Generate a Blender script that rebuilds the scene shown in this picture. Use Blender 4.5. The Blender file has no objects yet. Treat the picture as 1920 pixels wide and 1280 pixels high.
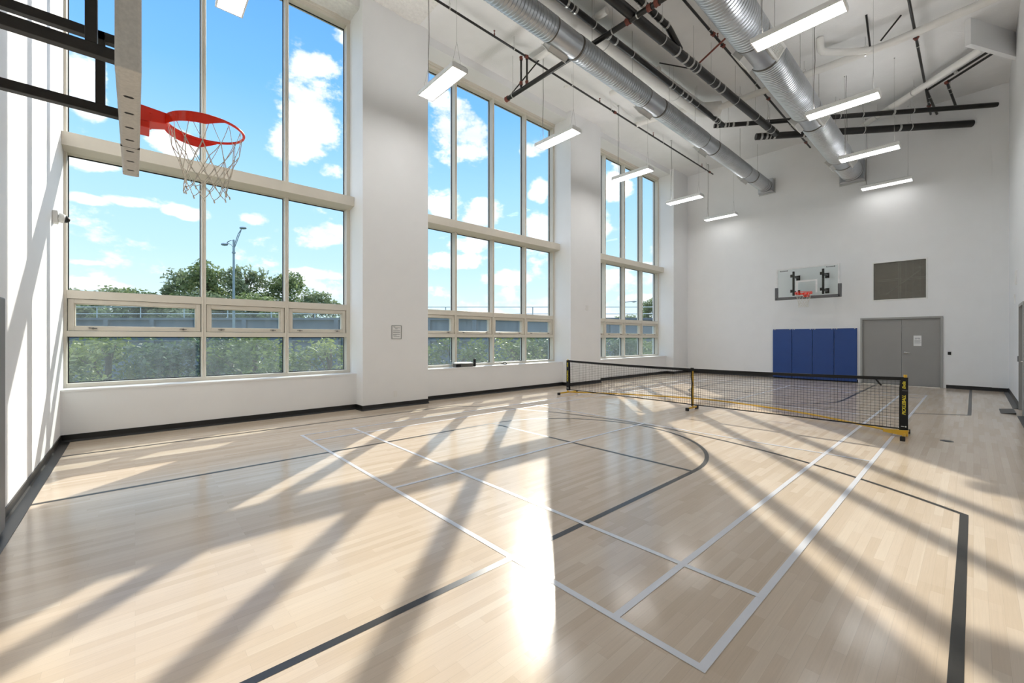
import bpy, math, random
from mathutils import Vector, Matrix
R = random.Random(7)
S = bpy.context.scene
COL = S.collection
PI = math.pi

# ------------------------------------------------------------------ materials
def new_mat(name):
    m = bpy.data.materials.new(name); m.use_nodes = True
    nt = m.node_tree
    return m, nt, nt.nodes['Principled BSDF'], nt.nodes['Material Output']

def lin(c):
    return tuple((x/12.92 if x <= .04045 else ((x+.055)/1.055)**2.4) for x in c)

def mat(name, srgb, rough=.5, metal=0., var=.06, scale=6., bump=0., bscale=60., spec=.5, coat=0.):
    """plain painted / metal / plastic surface with a little procedural unevenness"""
    m, nt, b, out = new_mat(name)
    c = lin(srgb)
    tc = nt.nodes.new('ShaderNodeTexCoord')
    n = nt.nodes.new('ShaderNodeTexNoise'); n.inputs['Scale'].default_value = scale; n.inputs['Detail'].default_value = 4
    nt.links.new(tc.outputs['Object'], n.inputs['Vector'])
    r = nt.nodes.new('ShaderNodeValToRGB')
    r.color_ramp.elements[0].position = .3; r.color_ramp.elements[1].position = .7
    r.color_ramp.elements[0].color = tuple(max(0, x*(1-var)) for x in c)+(1,)
    r.color_ramp.elements[1].color = tuple(min(1, x*(1+var)) for x in c)+(1,)
    nt.links.new(n.outputs['Fac'], r.inputs['Fac']); nt.links.new(r.outputs['Color'], b.inputs['Base Color'])
    b.inputs['Roughness'].default_value = rough; b.inputs['Metallic'].default_value = metal
    b.inputs['Specular IOR Level'].default_value = spec
    if coat: b.inputs['Coat Weight'].default_value = coat
    if bump:
        n2 = nt.nodes.new('ShaderNodeTexNoise'); n2.inputs['Scale'].default_value = bscale; n2.inputs['Detail'].default_value = 3
        nt.links.new(tc.outputs['Object'], n2.inputs['Vector'])
        bp = nt.nodes.new('ShaderNodeBump'); bp.inputs['Strength'].default_value = bump; bp.inputs['Distance'].default_value = .02
        nt.links.new(n2.outputs['Fac'], bp.inputs['Height']); nt.links.new(bp.outputs['Normal'], b.inputs['Normal'])
    return m

M = {}
M['wall'] = mat('wall_paint', (.935, .938, .942), .55, var=.012, scale=2, bump=.04, bscale=90)
M['ceil'] = mat('ceiling_paint', (.91, .91, .91), .7, var=.02, scale=3, bump=.25, bscale=30)
M['rough'] = mat('spray_fireproofing', (.90, .895, .88), .9, var=.05, scale=14, bump=1., bscale=24)
M['frame'] = mat('champagne_frame', (.86, .835, .785), .38, var=.02, metal=.0)
M['gasket'] = mat('black_gasket', (.06, .07, .08), .5)
M['sill'] = mat('sill_white', (.93, .93, .93), .35, var=.01)
M['base'] = mat('rubber_base', (.07, .068, .066), .38, var=.1, spec=.5)
M['padgrey'] = mat('grey_foam_pad', (.80, .785, .755), .6, var=.08, scale=60, bump=.15, bscale=220)
M['padfar'] = mat('charcoal_foam_pad', (.40, .40, .405), .6, var=.08, scale=60)
M['paddark'] = mat('slot_dark', (.10, .09, .08), .7)
M['blksteel'] = mat('dark_steel_tube', (.20, .185, .17), .45, var=.15, scale=20, metal=.3)
M['red'] = mat('rim_red', (.96, .19, .07), .32, var=.04, coat=.2)
M['cord'] = mat('net_cord', (.86, .84, .79), .8, var=.08, scale=40)
M['glassframe'] = mat('backboard_white_frame', (.90, .90, .90), .4)
M['logo'] = mat('printed_black', (.10, .10, .10), .6)
M['duct'] = mat('galvanised_duct', (.74, .755, .775), .33, metal=.85, var=.05, scale=4)
M['ductring'] = mat('duct_collar', (.40, .385, .365), .5, metal=.6, var=.1)
M['register'] = mat('register_steel', (.80, .80, .79), .4, metal=.35, var=.05)
M['regdark'] = mat('register_void', (.30, .30, .29), .7)
M['pipe'] = mat('cast_iron_pipe', (.10, .092, .088), .34, var=.25, scale=9, bump=.1, bscale=40)
M['clamp'] = mat('steel_clamp', (.78, .78, .77), .28, metal=.8)
M['rod'] = mat('hanger_rod', (.50, .49, .47), .5, metal=.4)
M['coupling'] = mat('red_oxide_coupling', (.47, .25, .21), .5, var=.15)
M['wpipe'] = mat('painted_pipe', (.90, .895, .88), .6, var=.02)
M['lamp'] = mat('luminaire_white', (.94, .94, .935), .4)
M['wire'] = mat('steel_wire', (.62, .62, .61), .4, metal=.5)
M['cordgrey'] = mat('grey_cord', (.40, .39, .37), .6)
M['door'] = mat('grey_door_paint', (.60, .595, .585), .5, var=.03, scale=2)
M['doorframe'] = mat('grey_frame_paint', (.64, .64, .63), .45, var=.02)
M['chrome'] = mat('satin_chrome', (.85, .85, .84), .22, metal=1)
M['paper'] = mat('paper', (.93, .93, .93), .8, var=.01)
M['ink'] = mat('ink', (.62, .63, .64), .8)
M['inkdark'] = mat('ink_dark', (.42, .43, .43), .8)
M['blue'] = mat('blue_vinyl', (.115, .27, .54), .42, var=.05, scale=3, bump=.06, bscale=120)
M['greyvinyl'] = mat('grey_vinyl', (.50, .50, .50), .5, var=.05, scale=3, bump=.06, bscale=120)
M['clip'] = mat('mat_clip', (.80, .80, .79), .4, metal=.5)
M['black'] = mat('black_plastic', (.05, .05, .05), .45)
M['white'] = mat('white_plastic', (.92, .92, .91), .4, var=.01)
M['signgrey'] = mat('sign_edge', (.55, .56, .55), .4)
M['yellow'] = mat('yellow_powder_coat', (.86, .68, .20), .42, var=.08)
M['tape'] = mat('net_tape_black', (.055, .052, .05), .75, var=.2)
M['netblk'] = mat('net_strand', (.07, .07, .07), .8)
M['yellowink'] = mat('yellow_print', (.90, .83, .25), .6)
M['whiteink'] = mat('white_print', (.9, .9, .88), .6)
M['lineblk'] = mat('court_black', (.17, .165, .155), .30, var=.12, scale=25, spec=.5)
M['linewht'] = mat('court_white', (.87, .875, .895), .30, var=.02, spec=.5)
M['brace'] = mat('grey_brace', (.86, .85, .80), .5)
M['void'] = mat('plenum_grey', (.66, .645, .59), .9, var=.12, scale=2.2)
M['concrete'] = mat('weathered_concrete', (.36, .40, .43), .9, var=.2, scale=.35, bump=.2, bscale=6)
M['rail'] = mat('galvanised_rail', (.66, .70, .70), .5, metal=.3)
M['asphalt'] = mat('road_surface', (.45, .46, .47), .9, var=.1, scale=2)
M['poleg'] = mat('galvanised_pole', (.52, .58, .60), .45, metal=.5)
M['bark'] = mat('bark', (.36, .31, .25), .9, var=.2, scale=8)
M['case'] = mat('grey_case', (.42, .41, .39), .45)

def leaf_mat(name, c1, c2):
    m, nt, b, out = new_mat(name)
    g = nt.nodes.new('ShaderNodeNewGeometry')
    n = nt.nodes.new('ShaderNodeTexNoise'); n.inputs['Scale'].default_value = 1.3; n.inputs['Detail'].default_value = 6
    nt.links.new(g.outputs['Position'], n.inputs['Vector'])
    r = nt.nodes.new('ShaderNodeValToRGB'); r.color_ramp.elements[0].position = .35; r.color_ramp.elements[1].position = .68
    r.color_ramp.elements[0].color = lin(c1)+(1,); r.color_ramp.elements[1].color = lin(c2)+(1,)
    nt.links.new(n.outputs['Fac'], r.inputs['Fac'])
    nt.links.new(r.outputs['Color'], b.inputs['Base Color']); b.inputs['Roughness'].default_value = .55
    tr = nt.nodes.new('ShaderNodeBsdfTranslucent'); nt.links.new(r.outputs['Color'], tr.inputs['Color'])
    mx = nt.nodes.new('ShaderNodeMixShader'); mx.inputs[0].default_value = .45
    nt.links.new(b.outputs[0], mx.inputs[1]); nt.links.new(tr.outputs[0], mx.inputs[2]); nt.links.new(mx.outputs[0], out.inputs[0])
    return m
M['leafA'] = leaf_mat('leaf_green', (.22, .29, .13), (.45, .51, .26))
M['leafB'] = leaf_mat('leaf_light', (.29, .36, .17), (.55, .58, .32))
M['leafC'] = leaf_mat('leaf_blue_green', (.19, .27, .19), (.39, .46, .32))
M['grass'] = leaf_mat('verge_grass', (.24, .29, .17), (.36, .40, .25))

def glass_mat(name, tint, haze):
    m, nt, b, out = new_mat(name)
    nt.nodes.remove(b)
    t = nt.nodes.new('ShaderNodeBsdfTransparent'); t.inputs[0].default_value = tint+(1,)
    g = nt.nodes.new('ShaderNodeBsdfGlossy'); g.inputs['Roughness'].default_value = .0; g.inputs[0].default_value = (1, 1, 1, 1)
    lw = nt.nodes.new('ShaderNodeLayerWeight'); lw.inputs['Blend'].default_value = .5      # same from both faces of the thin pane
    p5 = nt.nodes.new('ShaderNodeMath'); p5.operation = 'POWER'; p5.inputs[1].default_value = 5; nt.links.new(lw.outputs['Facing'], p5.inputs[0])
    f = nt.nodes.new('ShaderNodeMath'); f.operation = 'MULTIPLY_ADD'; f.inputs[1].default_value = .9; f.inputs[2].default_value = .002; nt.links.new(p5.outputs[0], f.inputs[0])
    mx = nt.nodes.new('ShaderNodeMixShader')
    nt.links.new(f.outputs[0], mx.inputs[0]); nt.links.new(t.outputs[0], mx.inputs[1]); nt.links.new(g.outputs[0], mx.inputs[2])
    last = mx
    if haze:   # dust film on the glass
        d = nt.nodes.new('ShaderNodeBsdfTranslucent'); d.inputs[0].default_value = (.85, .93, .95, 1)
        tc = nt.nodes.new('ShaderNodeTexCoord')
        mp = nt.nodes.new('ShaderNodeMapping'); mp.inputs['Scale'].default_value = (4, 4, .8)
        n = nt.nodes.new('ShaderNodeTexNoise'); n.inputs['Scale'].default_value = 3; n.inputs['Detail'].default_value = 5
        nt.links.new(tc.outputs['Object'], mp.inputs[0]); nt.links.new(mp.outputs[0], n.inputs['Vector'])
        mr = nt.nodes.new('ShaderNodeMapRange'); mr.inputs['To Min'].default_value = haze*.5; mr.inputs['To Max'].default_value = haze*1.5
        nt.links.new(n.outputs['Fac'], mr.inputs['Value'])
        m2 = nt.nodes.new('ShaderNodeMixShader'); nt.links.new(mr.outputs[0], m2.inputs[0])
        nt.links.new(mx.outputs[0], m2.inputs[1]); nt.links.new(d.outputs[0], m2.inputs[2]); last = m2
    nt.links.new(last.outputs[0], out.inputs[0])
    return m
M['glass'] = glass_mat('window_glass', (.97, .985, .985), 0)
M['glassvent'] = glass_mat('vent_glass', (.90, .945, .945), .04)
M['glasslow'] = glass_mat('dusty_lower_glass', (.90, .945, .945), .05)
M['bbglass'] = glass_mat('backboard_glass', (.93, .955, .95), .0)
M['clearplastic'] = glass_mat('clear_plastic', (.9, .93, .93), .12)

def emit_mat(name, col, strength):
    m, nt, b, out = new_mat(name)
    b.inputs['Base Color'].default_value = (.9, .9, .9, 1)
    b.inputs['Emission Color'].default_value = col+(1,); b.inputs['Emission Strength'].default_value = strength
    return m
LAMP_STRENGTH = 10.
M['lens'] = emit_mat('lit_lens', (1, .985, .965), LAMP_STRENGTH)
UPFILL_STRENGTH = 7.5
M['upfill'] = emit_mat('added_upfill_glow', (1, .985, .965), UPFILL_STRENGTH)  # upward glow added to the housings to brighten the ceiling

def perforated_mat():
    m, nt, b, out = new_mat('perforated_sheet')
    b.inputs['Base Color'].default_value = lin((.52, .505, .465))+(1,); b.inputs['Roughness'].default_value = .6
    tc = nt.nodes.new('ShaderNodeTexCoord')
    v = nt.nodes.new('ShaderNodeTexNoise'); v.inputs['Scale'].default_value = 9; v.inputs['Detail'].default_value = 4
    nt.links.new(tc.outputs['Object'], v.inputs['Vector'])
    c = nt.nodes.new('ShaderNodeMapRange'); c.inputs['To Min'].default_value = .40; c.inputs['To Max'].default_value = .62
    nt.links.new(v.outputs['Fac'], c.inputs['Value'])
    t = nt.nodes.new('ShaderNodeBsdfTransparent'); mx = nt.nodes.new('ShaderNodeMixShader')
    nt.links.new(c.outputs[0], mx.inputs[0]); nt.links.new(b.outputs[0], mx.inputs[1]); nt.links.new(t.outputs[0], mx.inputs[2])
    nt.links.new(mx.outputs[0], out.inputs[0])
    return m
M['perf'] = perforated_mat()

def floor_mat():
    m, nt, b, out = new_mat('maple_strip_floor')
    L = nt.links.new; N = nt.nodes.new
    tc = N('ShaderNodeTexCoord')
    def brick(w, h, off, seed, gap):
        mp = N('ShaderNodeMapping'); mp.inputs['Location'].default_value = (seed*3.1, seed*1.7, 0); L(tc.outputs['Object'], mp.inputs[0])
        br = N('ShaderNodeTexBrick'); br.offset = off; br.offset_frequency = 2; br.squash = 1.35; br.squash_frequency = 3
        br.inputs['Scale'].default_value = 1; br.inputs['Brick Width'].default_value = w; br.inputs['Row Height'].default_value = h
        br.inputs['Mortar Size'].default_value = gap; br.inputs['Mortar Smooth'].default_value = .3; br.inputs['Bias'].default_value = 0
        br.inputs['Color1'].default_value = (0, 0, 0, 1); br.inputs['Color2'].default_value = (1, 1, 1, 1); br.inputs['Mortar'].default_value = (.5, .5, .5, 1)
        L(mp.outputs[0], br.inputs['Vector']); return br
    b1 = brick(.62, .057, .37, 0, .0006)
    b2 = brick(1.24, .114, .61, 1, 0)
    mixv = N('ShaderNodeMix'); mixv.data_type = 'RGBA'; mixv.inputs[0].default_value = .3
    L(b1.outputs['Color'], mixv.inputs[6]); L(b2.outputs['Color'], mixv.inputs[7])
    ramp = N('ShaderNodeValToRGB'); e = ramp.color_ramp.elements
    e[0].position = 0; e[0].color = lin((.80, .725, .635))+(1,)
    e[1].position = 1; e[1].color = lin((.87, .81, .735))+(1,)
    e2 = ramp.color_ramp.elements.new(.5); e2.color = lin((.84, .77, .69))+(1,)
    L(mixv.outputs[2], ramp.inputs['Fac'])
    # grain along X
    mp = N('ShaderNodeMapping'); mp.inputs['Scale'].default_value = (1.2, 40, 1); L(tc.outputs['Object'], mp.inputs[0])
    gr = N('ShaderNodeTexNoise'); gr.inputs['Scale'].default_value = 3; gr.inputs['Detail'].default_value = 6; gr.inputs['Roughness'].default_value = .6
    L(mp.outputs[0], gr.inputs['Vector'])
    gm = N('ShaderNodeMapRange'); gm.inputs['To Min'].default_value = .90; gm.inputs['To Max'].default_value = 1.08; L(gr.outputs['Fac'], gm.inputs['Value'])
    mul = N('ShaderNodeMix'); mul.data_type = 'RGBA'; mul.blend_type = 'MULTIPLY'; mul.inputs[0].default_value = 1
    L(ramp.outputs[0], mul.inputs[6]); L(gm.outputs[0], mul.inputs[7])
    # joints
    jm = N('ShaderNodeMapRange'); jm.inputs['To Min'].default_value = 1; jm.inputs['To Max'].default_value = .80; L(b1.outputs['Fac'], jm.inputs['Value'])
    mul2 = N('ShaderNodeMix'); mul2.data_type = 'RGBA'; mul2.blend_type = 'MULTIPLY'; mul2.inputs[0].default_value = 1
    L(mul.outputs[2], mul2.inputs[6]); L(jm.outputs[0], mul2.inputs[7])
    L(mul2.outputs[2], b.inputs['Base Color'])
    n = N('ShaderNodeTexNoise'); n.inputs['Scale'].default_value = 1.6; n.inputs['Detail'].default_value = 8; L(tc.outputs['Object'], n.inputs['Vector'])
    rr = N('ShaderNodeMapRange'); rr.inputs['To Min'].default_value = .105; rr.inputs['To Max'].default_value = .165; L(n.outputs['Fac'], rr.inputs['Value'])
    L(rr.outputs[0], b.inputs['Roughness'])
    b.inputs['Specular IOR Level'].default_value = .30
    bp = N('ShaderNodeBump'); bp.inputs['Strength'].default_value = .06; bp.inputs['Distance'].default_value = .004
    L(gr.outputs['Fac'], bp.inputs['Height']); L(bp.outputs[0], b.inputs['Normal'])
    return m
M['floor'] = floor_mat()

# ------------------------------------------------------------------ mesh building
class MB:
    def __init__(s): s.v = []; s.f = []
    def quadbox(s, c):                       # 8 corners: bottom ring 0-3, top ring 4-7
        o = len(s.v); s.v += [Vector(p) for p in c]
        s.f += [tuple(o+i for i in q) for q in ((3, 2, 1, 0), (4, 5, 6, 7), (0, 1, 5, 4), (1, 2, 6, 5), (2, 3, 7, 6), (3, 0, 4, 7))]
        return s
    def box(s, x0, x1, y0, y1, z0, z1):
        return s.quadbox([(x0, y0, z0), (x1, y0, z0), (x1, y1, z0), (x0, y1, z0), (x0, y0, z1), (x1, y0, z1), (x1, y1, z1), (x0, y1, z1)])
    def prism(s, poly, z0, z1):              # plan polygon (ccw) extruded in z
        o = len(s.v); n = len(poly)
        s.v += [Vector((x, y, z0)) for x, y in poly]+[Vector((x, y, z1)) for x, y in poly]
        s.f.append(tuple(o+i for i in reversed(range(n)))); s.f.append(tuple(o+n+i for i in range(n)))
        for i in range(n):
            j = (i+1) % n; s.f.append((o+i, o+j, o+n+j, o+n+i))
        return s
    def extrude(s, prof, p0, ax, u, w, length):   # closed 2d profile (a,b)-> p0 + a*u + b*w, extruded along ax
        p0 = Vector(p0); ax = Vector(ax).normalized(); u = Vector(u); w = Vector(w); o = len(s.v); n = len(prof)
        a = [p0+u*q[0]+w*q[1] for q in prof]; s.v += a+[q+ax*length for q in a]
        s.f.append(tuple(o+i for i in range(n))); s.f.append(tuple(o+n+i for i in reversed(range(n))))
        for i in range(n):
            j = (i+1) % n; s.f.append((o+j, o+i, o+n+i, o+n+j))
        return s
    def rings(s, rs, cap=True, close=False):  # list of rings of equal length
        o = len(s.v); n = len(rs[0])
        for r in rs: s.v += [Vector(p) for p in r]
        m = len(rs)
        for k in range(m if close else m-1):
            k2 = (k+1) % m
            for i in range(n):
                j = (i+1) % n
                s.f.append((o+k*n+i, o+k*n+j, o+k2*n+j, o+k2*n+i))
        if cap and not close:
            s.f.append(tuple(o+i for i in reversed(range(n)))); s.f.append(tuple(o+(m-1)*n+i for i in range(n)))
        return s
    @staticmethod
    def basis(d):
        d = Vector(d).normalized(); h = Vector((0, 0, 1)) if abs(d.z) < .9 else Vector((1, 0, 0))
        a = d.cross(h).normalized(); return d, a, d.cross(a).normalized()
    def tube(s, p0, p1, r, n=12, r1=None, cap=True):
        p0 = Vector(p0); p1 = Vector(p1); d, a, b = s.basis(p1-p0); r1 = r if r1 is None else r1
        return s.rings([[p0+(a*math.cos(t)+b*math.sin(t))*r for t in [2*PI*i/n for i in range(n)]],
                        [p1+(a*math.cos(t)+b*math.sin(t))*r1 for t in [2*PI*i/n for i in range(n)]]], cap)
    def path(s, pts, r, n=8, cap=True, close=False):
        pts = [Vector(p) for p in pts]; rs = []; prev = None; m = len(pts)
        for k, p in enumerate(pts):
            if close: d = pts[(k+1) % m]-pts[k-1]
            else: d = pts[min(k+1, m-1)]-pts[max(k-1, 0)]
            d.normalize()
            if prev is None: _, a, b = s.basis(d)
            else:
                a = (prev-d*prev.dot(d)).normalized(); b = d.cross(a).normalized()
            prev = a
            rs.append([p+(a*math.cos(t)+b*math.sin(t))*r for t in [2*PI*i/n for i in range(n)]])
        return s.rings(rs, cap, close)
    def lathe(s, prof, p0, ax, n=32, cap=True):   # prof: (t along axis, radius)
        p0 = Vector(p0); d, a, b = s.basis(ax)
        return s.rings([[p0+d*t+(a*math.cos(q)+b*math.sin(q))*r for q in [2*PI*i/n for i in range(n)]] for t, r in prof], cap)
    def sheet(s, pts):
        o = len(s.v); s.v += [Vector(p) for p in pts]; s.f.append(tuple(range(o, o+len(pts)))); return s
    def build(s, name, m, parent=None, smooth=False, bevel=0, auto=None, base=True):
        me = bpy.data.meshes.new(name)
        off = WL[parent.name] if parent is not None else (s.centre() if base else Vector((0, 0, 0)))
        me.from_pydata([tuple(v-off) for v in s.v], [], s.f); me.validate(); me.update()
        o = bpy.data.objects.new(name, me); COL.objects.link(o)
        me.materials.append(m if not isinstance(m, str) else M[m])
        if parent is not None: o.parent = parent
        else: o.location = off
        WL[o.name] = off
        if smooth:
            for p in me.polygons: p.use_smooth = True
        if bevel:
            md = o.modifiers.new('edge', 'BEVEL'); md.width = bevel; md.segments = 2; md.limit_method = 'ANGLE'; md.angle_limit = math.radians(40)
        return o
    def pieces(s):
        par = list(range(len(s.v)))
        def fd(a):
            while par[a] != a: par[a] = par[par[a]]; a = par[a]
            return a
        for f in s.f:
            for a in f[1:]: par[fd(a)] = fd(f[0])
        out = {}
        for f in s.f: out.setdefault(fd(f[0]), []).append(f)
        res = []
        for fs in out.values():
            m = MB(); ix = {}
            for f in fs:
                for a in f:
                    if a not in ix: ix[a] = len(m.v); m.v.append(s.v[a])
            m.f = [tuple(ix[a] for a in f) for f in fs]; res.append(m)
        return res
    def build_each(s, name, m, parent=None, **k): return [q.build(name, m, parent, **k) for q in s.pieces()]
    def centre(s):
        xs = [v.x for v in s.v]; ys = [v.y for v in s.v]; zs = [v.z for v in s.v]
        return Vector(((min(xs)+max(xs))/2, (min(ys)+max(ys))/2, min(zs)))
WL = {}

def tag(o, label, cat, group=None, kind=None):
    o['label'] = label; o['category'] = cat
    if group: o['group'] = group
    if kind: o['kind'] = kind
    return o
def thing(name, label, cat, loc, group=None, kind=None):
    o = bpy.data.objects.new(name, None); COL.objects.link(o); o.location = loc; o.empty_display_size = .1
    WL[o.name] = Vector(loc); return tag(o, label, cat, group, kind)
def struct(o, label=None, cat=None):
    o['kind'] = 'structure'
    if label: o['label'] = label
    if cat: o['category'] = cat
    return o
def dup(root, loc, label, group=None, rz=None):
    r = root.copy(); COL.objects.link(r); r.location = loc; r['label'] = label
    if rz is not None: r.rotation_euler = (0, 0, rz)
    if group: r['group'] = group
    for ch in list(root.children):
        c = ch.copy(); COL.objects.link(c); c.parent = r
        for g in list(ch.children):
            d = g.copy(); COL.objects.link(d); d.parent = c
    return r
def lathe_smooth(o, ang=40):
    for p in o.data.polygons: p.use_smooth = True
    try:
        o.data.set_sharp_from_angle(angle=math.radians(ang))
    except Exception: pass
    return o

# ------------------------------------------------------------------ the room (metres; X along the window wall, Y towards the windows)
XL, XF, YR, YW, ZC = -.79, 17.97, -.66, 8.73, 8.575
YCOL, YFR, YGL = 8.40, 9.08, 9.23
COLS = [(3.465, 4.99), (10.055, 11.605), (16.70, XF)]
BAYS = [(XL, 3.465), (4.99, 10.055), (11.605, 16.70)]

fl = struct(MB().box(XL-.2, XF+.2, YR-.2, 9.4, -.2, 0).build('floor', 'floor', base=False), 'glossy light maple strip gym floor with painted court lines', 'floor')
cl = struct(MB().box(XL-.2, XF+.2, YR-.2, 9.4, ZC, ZC+.25).build('ceiling', 'ceil', base=False), 'white painted high ceiling above ducts and pipes', 'ceiling')
struct(MB().box(XL-.2, XL, YR-.2, 9.4, 0, ZC).build('wall_left', 'wall', base=False), 'white wall behind the near hoop, striped with sun and shadow', 'wall')
# far wall with door and grille openings
DY0, DY1, DZ = .61, 2.53, 2.16
GY0, GY1, GZ0, GZ1 = .975, 2.194, 2.74, 3.93
w = MB()
w.box(XF, XF+.2, YR-.2, DY0, 0, ZC); w.box(XF, XF+.2, DY1, 9.4, 0, ZC)
w.box(XF, XF+.2, DY0, DY1, DZ, GZ0); w.box(XF, XF+.2, DY0, DY1, GZ1, ZC)
w.box(XF, XF+.2, DY0, GY0, GZ0, GZ1); w.box(XF, XF+.2, GY1, DY1, GZ0, GZ1)
struct(w.build('wall_far', 'wall', base=False), 'tall white end wall with the blue mats and double door', 'wall')
EX0, EX1, EZ = 12.60, 13.71, 2.20
w = MB(); w.box(XL-.2, EX0, YR-.2, YR, 0, ZC); w.box(EX1, XF+.2, YR-.2, YR, 0, ZC); w.box(EX0, EX1, YR-.2, YR, EZ, ZC)
struct(w.build('wall_right', 'wall', base=False), 'white side wall at the far right edge', 'wall')
w = MB()
for x0, x1 in BAYS:
    w.box(x0, x1, YW, 9.36, 0, .72)                      # spandrel
    w.box(x0, x1, 8.57, 9.36, 8.38, ZC)                  # lintel
struct(w.build('wall_window', 'wall', base=False), 'white wall below and above the tall windows', 'wall')
PL = ['white square column between the first and second tall windows', 'white square column between the second and third tall windows', 'white corner column where window wall meets end wall']
for i, (x0, x1) in enumerate(COLS):
    o = MB().box(x0, x1, YCOL, 9.36, 0, ZC).build('wall_column', 'wall'); struct(o, PL[i], 'column')
# sprayed fireproofing on the beam soffit near the first column
o = MB()
nx, ny = 46, 14
g = [[Vector((XL+.02+(4.75-XL)*i/nx, 7.55+1.02*j/ny, ZC-.004-(.018+.03*R.random())*(0 if i in (0, nx) or j in (0,) else 1))) for i in range(nx+1)] for j in range(ny+1)]
for j in range(ny):
    for i in range(nx): o.sheet([g[j][i], g[j+1][i], g[j+1][i+1], g[j][i+1]])
for x0, x1 in [(XL, 3.465)]:
    h = [[Vector((x0+(x1-x0)*i/nx, 8.56+.50*j/8, 8.375-.022*R.random())) for i in range(nx+1)] for j in range(9)]
    for j in range(8):
        for i in range(nx): o.sheet([h[j][i], h[j+1][i], h[j+1][i+1], h[j][i+1]])
    for i in range(nx): o.sheet([h[0][i], h[0][i+1], Vector((h[0][i+1].x, 8.55, ZC)), Vector((h[0][i].x, 8.55, ZC))])
struct(o.build('ceiling_fireproofing', 'rough', base=False), 'rough white sprayed coating on ceiling above first window', 'ceiling')
# short downstand beam at the right wall
a0 = Vector((13.7, .04)); a1 = Vector((15.12, YR)); n_ = Vector((.437, .90))*.10
struct(MB().prism([tuple(a0), tuple(a1), tuple(a1+Vector((.2, 0))), tuple(a0+n_)], 8.0, ZC).build('ceiling_soffit', 'wall'), 'short white angled downstand under ceiling at upper right', 'beam')
struct(MB().box(17.94, XF, YR, -.345, .10, ZC).build('trim_1', 'wall'), 'slim white wall chase in the far right corner', 'trim')

# baseboards: vented cove base, upright leg plus toe
def baseboard(name, segs, label, toe=.07, hgt=.105):
    m = MB()
    for p0, ax, inn, L in segs:
        m.extrude([(0, 0), (toe, 0), (toe, .006), (.022, .014), (.012, .03), (.010, hgt), (0, hgt)], p0, ax, inn, (0, 0, 1), L)
    return struct(m.build(name, 'base', base=False), label, 'baseboard')
baseboard('baseboard_left', [((XL, YR, 0), (0, 1, 0), (1, 0, 0), YW-YR)], 'black rubber base with wide toe along the left wall', toe=.10)
seg = []
for i, (x0, x1) in enumerate(BAYS): seg.append(((x0, YW, 0), (1, 0, 0), (0, -1, 0), x1-x0))
for x0, x1 in COLS:
    seg.append(((x0-.012, YCOL, 0), (1, 0, 0), (0, -1, 0), x1-x0+(.024 if x1 < XF else .012)))
    seg.append(((x0, YCOL-.012, 0), (0, 1, 0), (-1, 0, 0), YW-YCOL+.012))
    if x1 < XF: seg.append(((x1, YCOL-.012, 0), (0, 1, 0), (1, 0, 0), YW-YCOL+.012))
baseboard('baseboard_window', seg, 'black base along the window wall and columns', toe=.03)
baseboard('baseboard_far', [((XF, YR, 0), (0, 1, 0), (-1, 0, 0), DY0-.06-YR), ((XF, DY1+.06, 0), (0, 1, 0), (-1, 0, 0), YCOL-DY1-.06)], 'black base along the end wall', toe=.03)
baseboard('baseboard_right', [((EX1+.06, YR, 0), (1, 0, 0), (0, 1, 0), XF-EX1-.06), ((XL, YR, 0), (1, 0, 0), (0, 1, 0), EX0-.06-XL)], 'black vented base along the right wall', toe=.10)

# ------------------------------------------------------------------ court markings (children of the floor)
def strips(paths, w, z):
    m = MB()
    for pts in paths:
        z += .00008; pts = [Vector((p[0], p[1], 0)) for k, p in enumerate(pts) if k == 0 or (Vector(p)-Vector(pts[k-1])).length > 1e-4]; L = []; Rr = []
        for k, p in enumerate(pts):
            d0 = (pts[k]-pts[k-1]).normalized() if k else None
            d1 = (pts[k+1]-pts[k]).normalized() if k < len(pts)-1 else None
            d = ((d0 or d1)+(d1 or d0)).normalized(); nn = Vector((-d.y, d.x, 0))
            c = 1/max(.35, abs(d.dot(d1 or d0)))
            if d0 is None: p = p-d1*w/2
            if d1 is None: p = p+d0*w/2
            L.append(p+nn*w/2*c+Vector((0, 0, z))); Rr.append(p-nn*w/2*c+Vector((0, 0, z)))
        for k in range(len(pts)-1): m.sheet([Rr[k], Rr[k+1], L[k+1], L[k]])
    return m
WL['floor'] = Vector((0, 0, 0))
XM = 17.20
def mir(ps): return [(XM-x, y) for x, y in ps]
YC = 3.88
def arc(cx, cy, r, a0, a1, n=48): return [(cx+r*math.cos(a0+(a1-a0)*i/n), cy+r*math.sin(a0+(a1-a0)*i/n)) for i in range(n+1)]
ta = math.asin((YC-.053)/6.17)
three = [(XL+.12, .053)]+arc(.36, YC, 6.17, -ta, ta)+[(XL+.12, 2*YC-.053)]
key = [(XL+.12, 2.105)]+[(4.64, 2.105)]+arc(4.64, YC, YC-2.105, -PI/2, PI/2, 40)+[(XL+.12, 2*YC-2.105)]
ft = [(4.64, 2.105), (4.64, 2*YC-2.105)]
strips([three, key, ft, mir(three), mir(key), mir(ft)], .05, .0012).build('basketball_marking', 'lineblk', fl)
fl.children[0]['label'] = 'black painted basketball key and three-point lines'
bx0, bx1, by0, by1 = 1.90, XM-1.90, .822, 6.918
cen = (bx0+bx1)/2; cy = (by0+by1)/2
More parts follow.
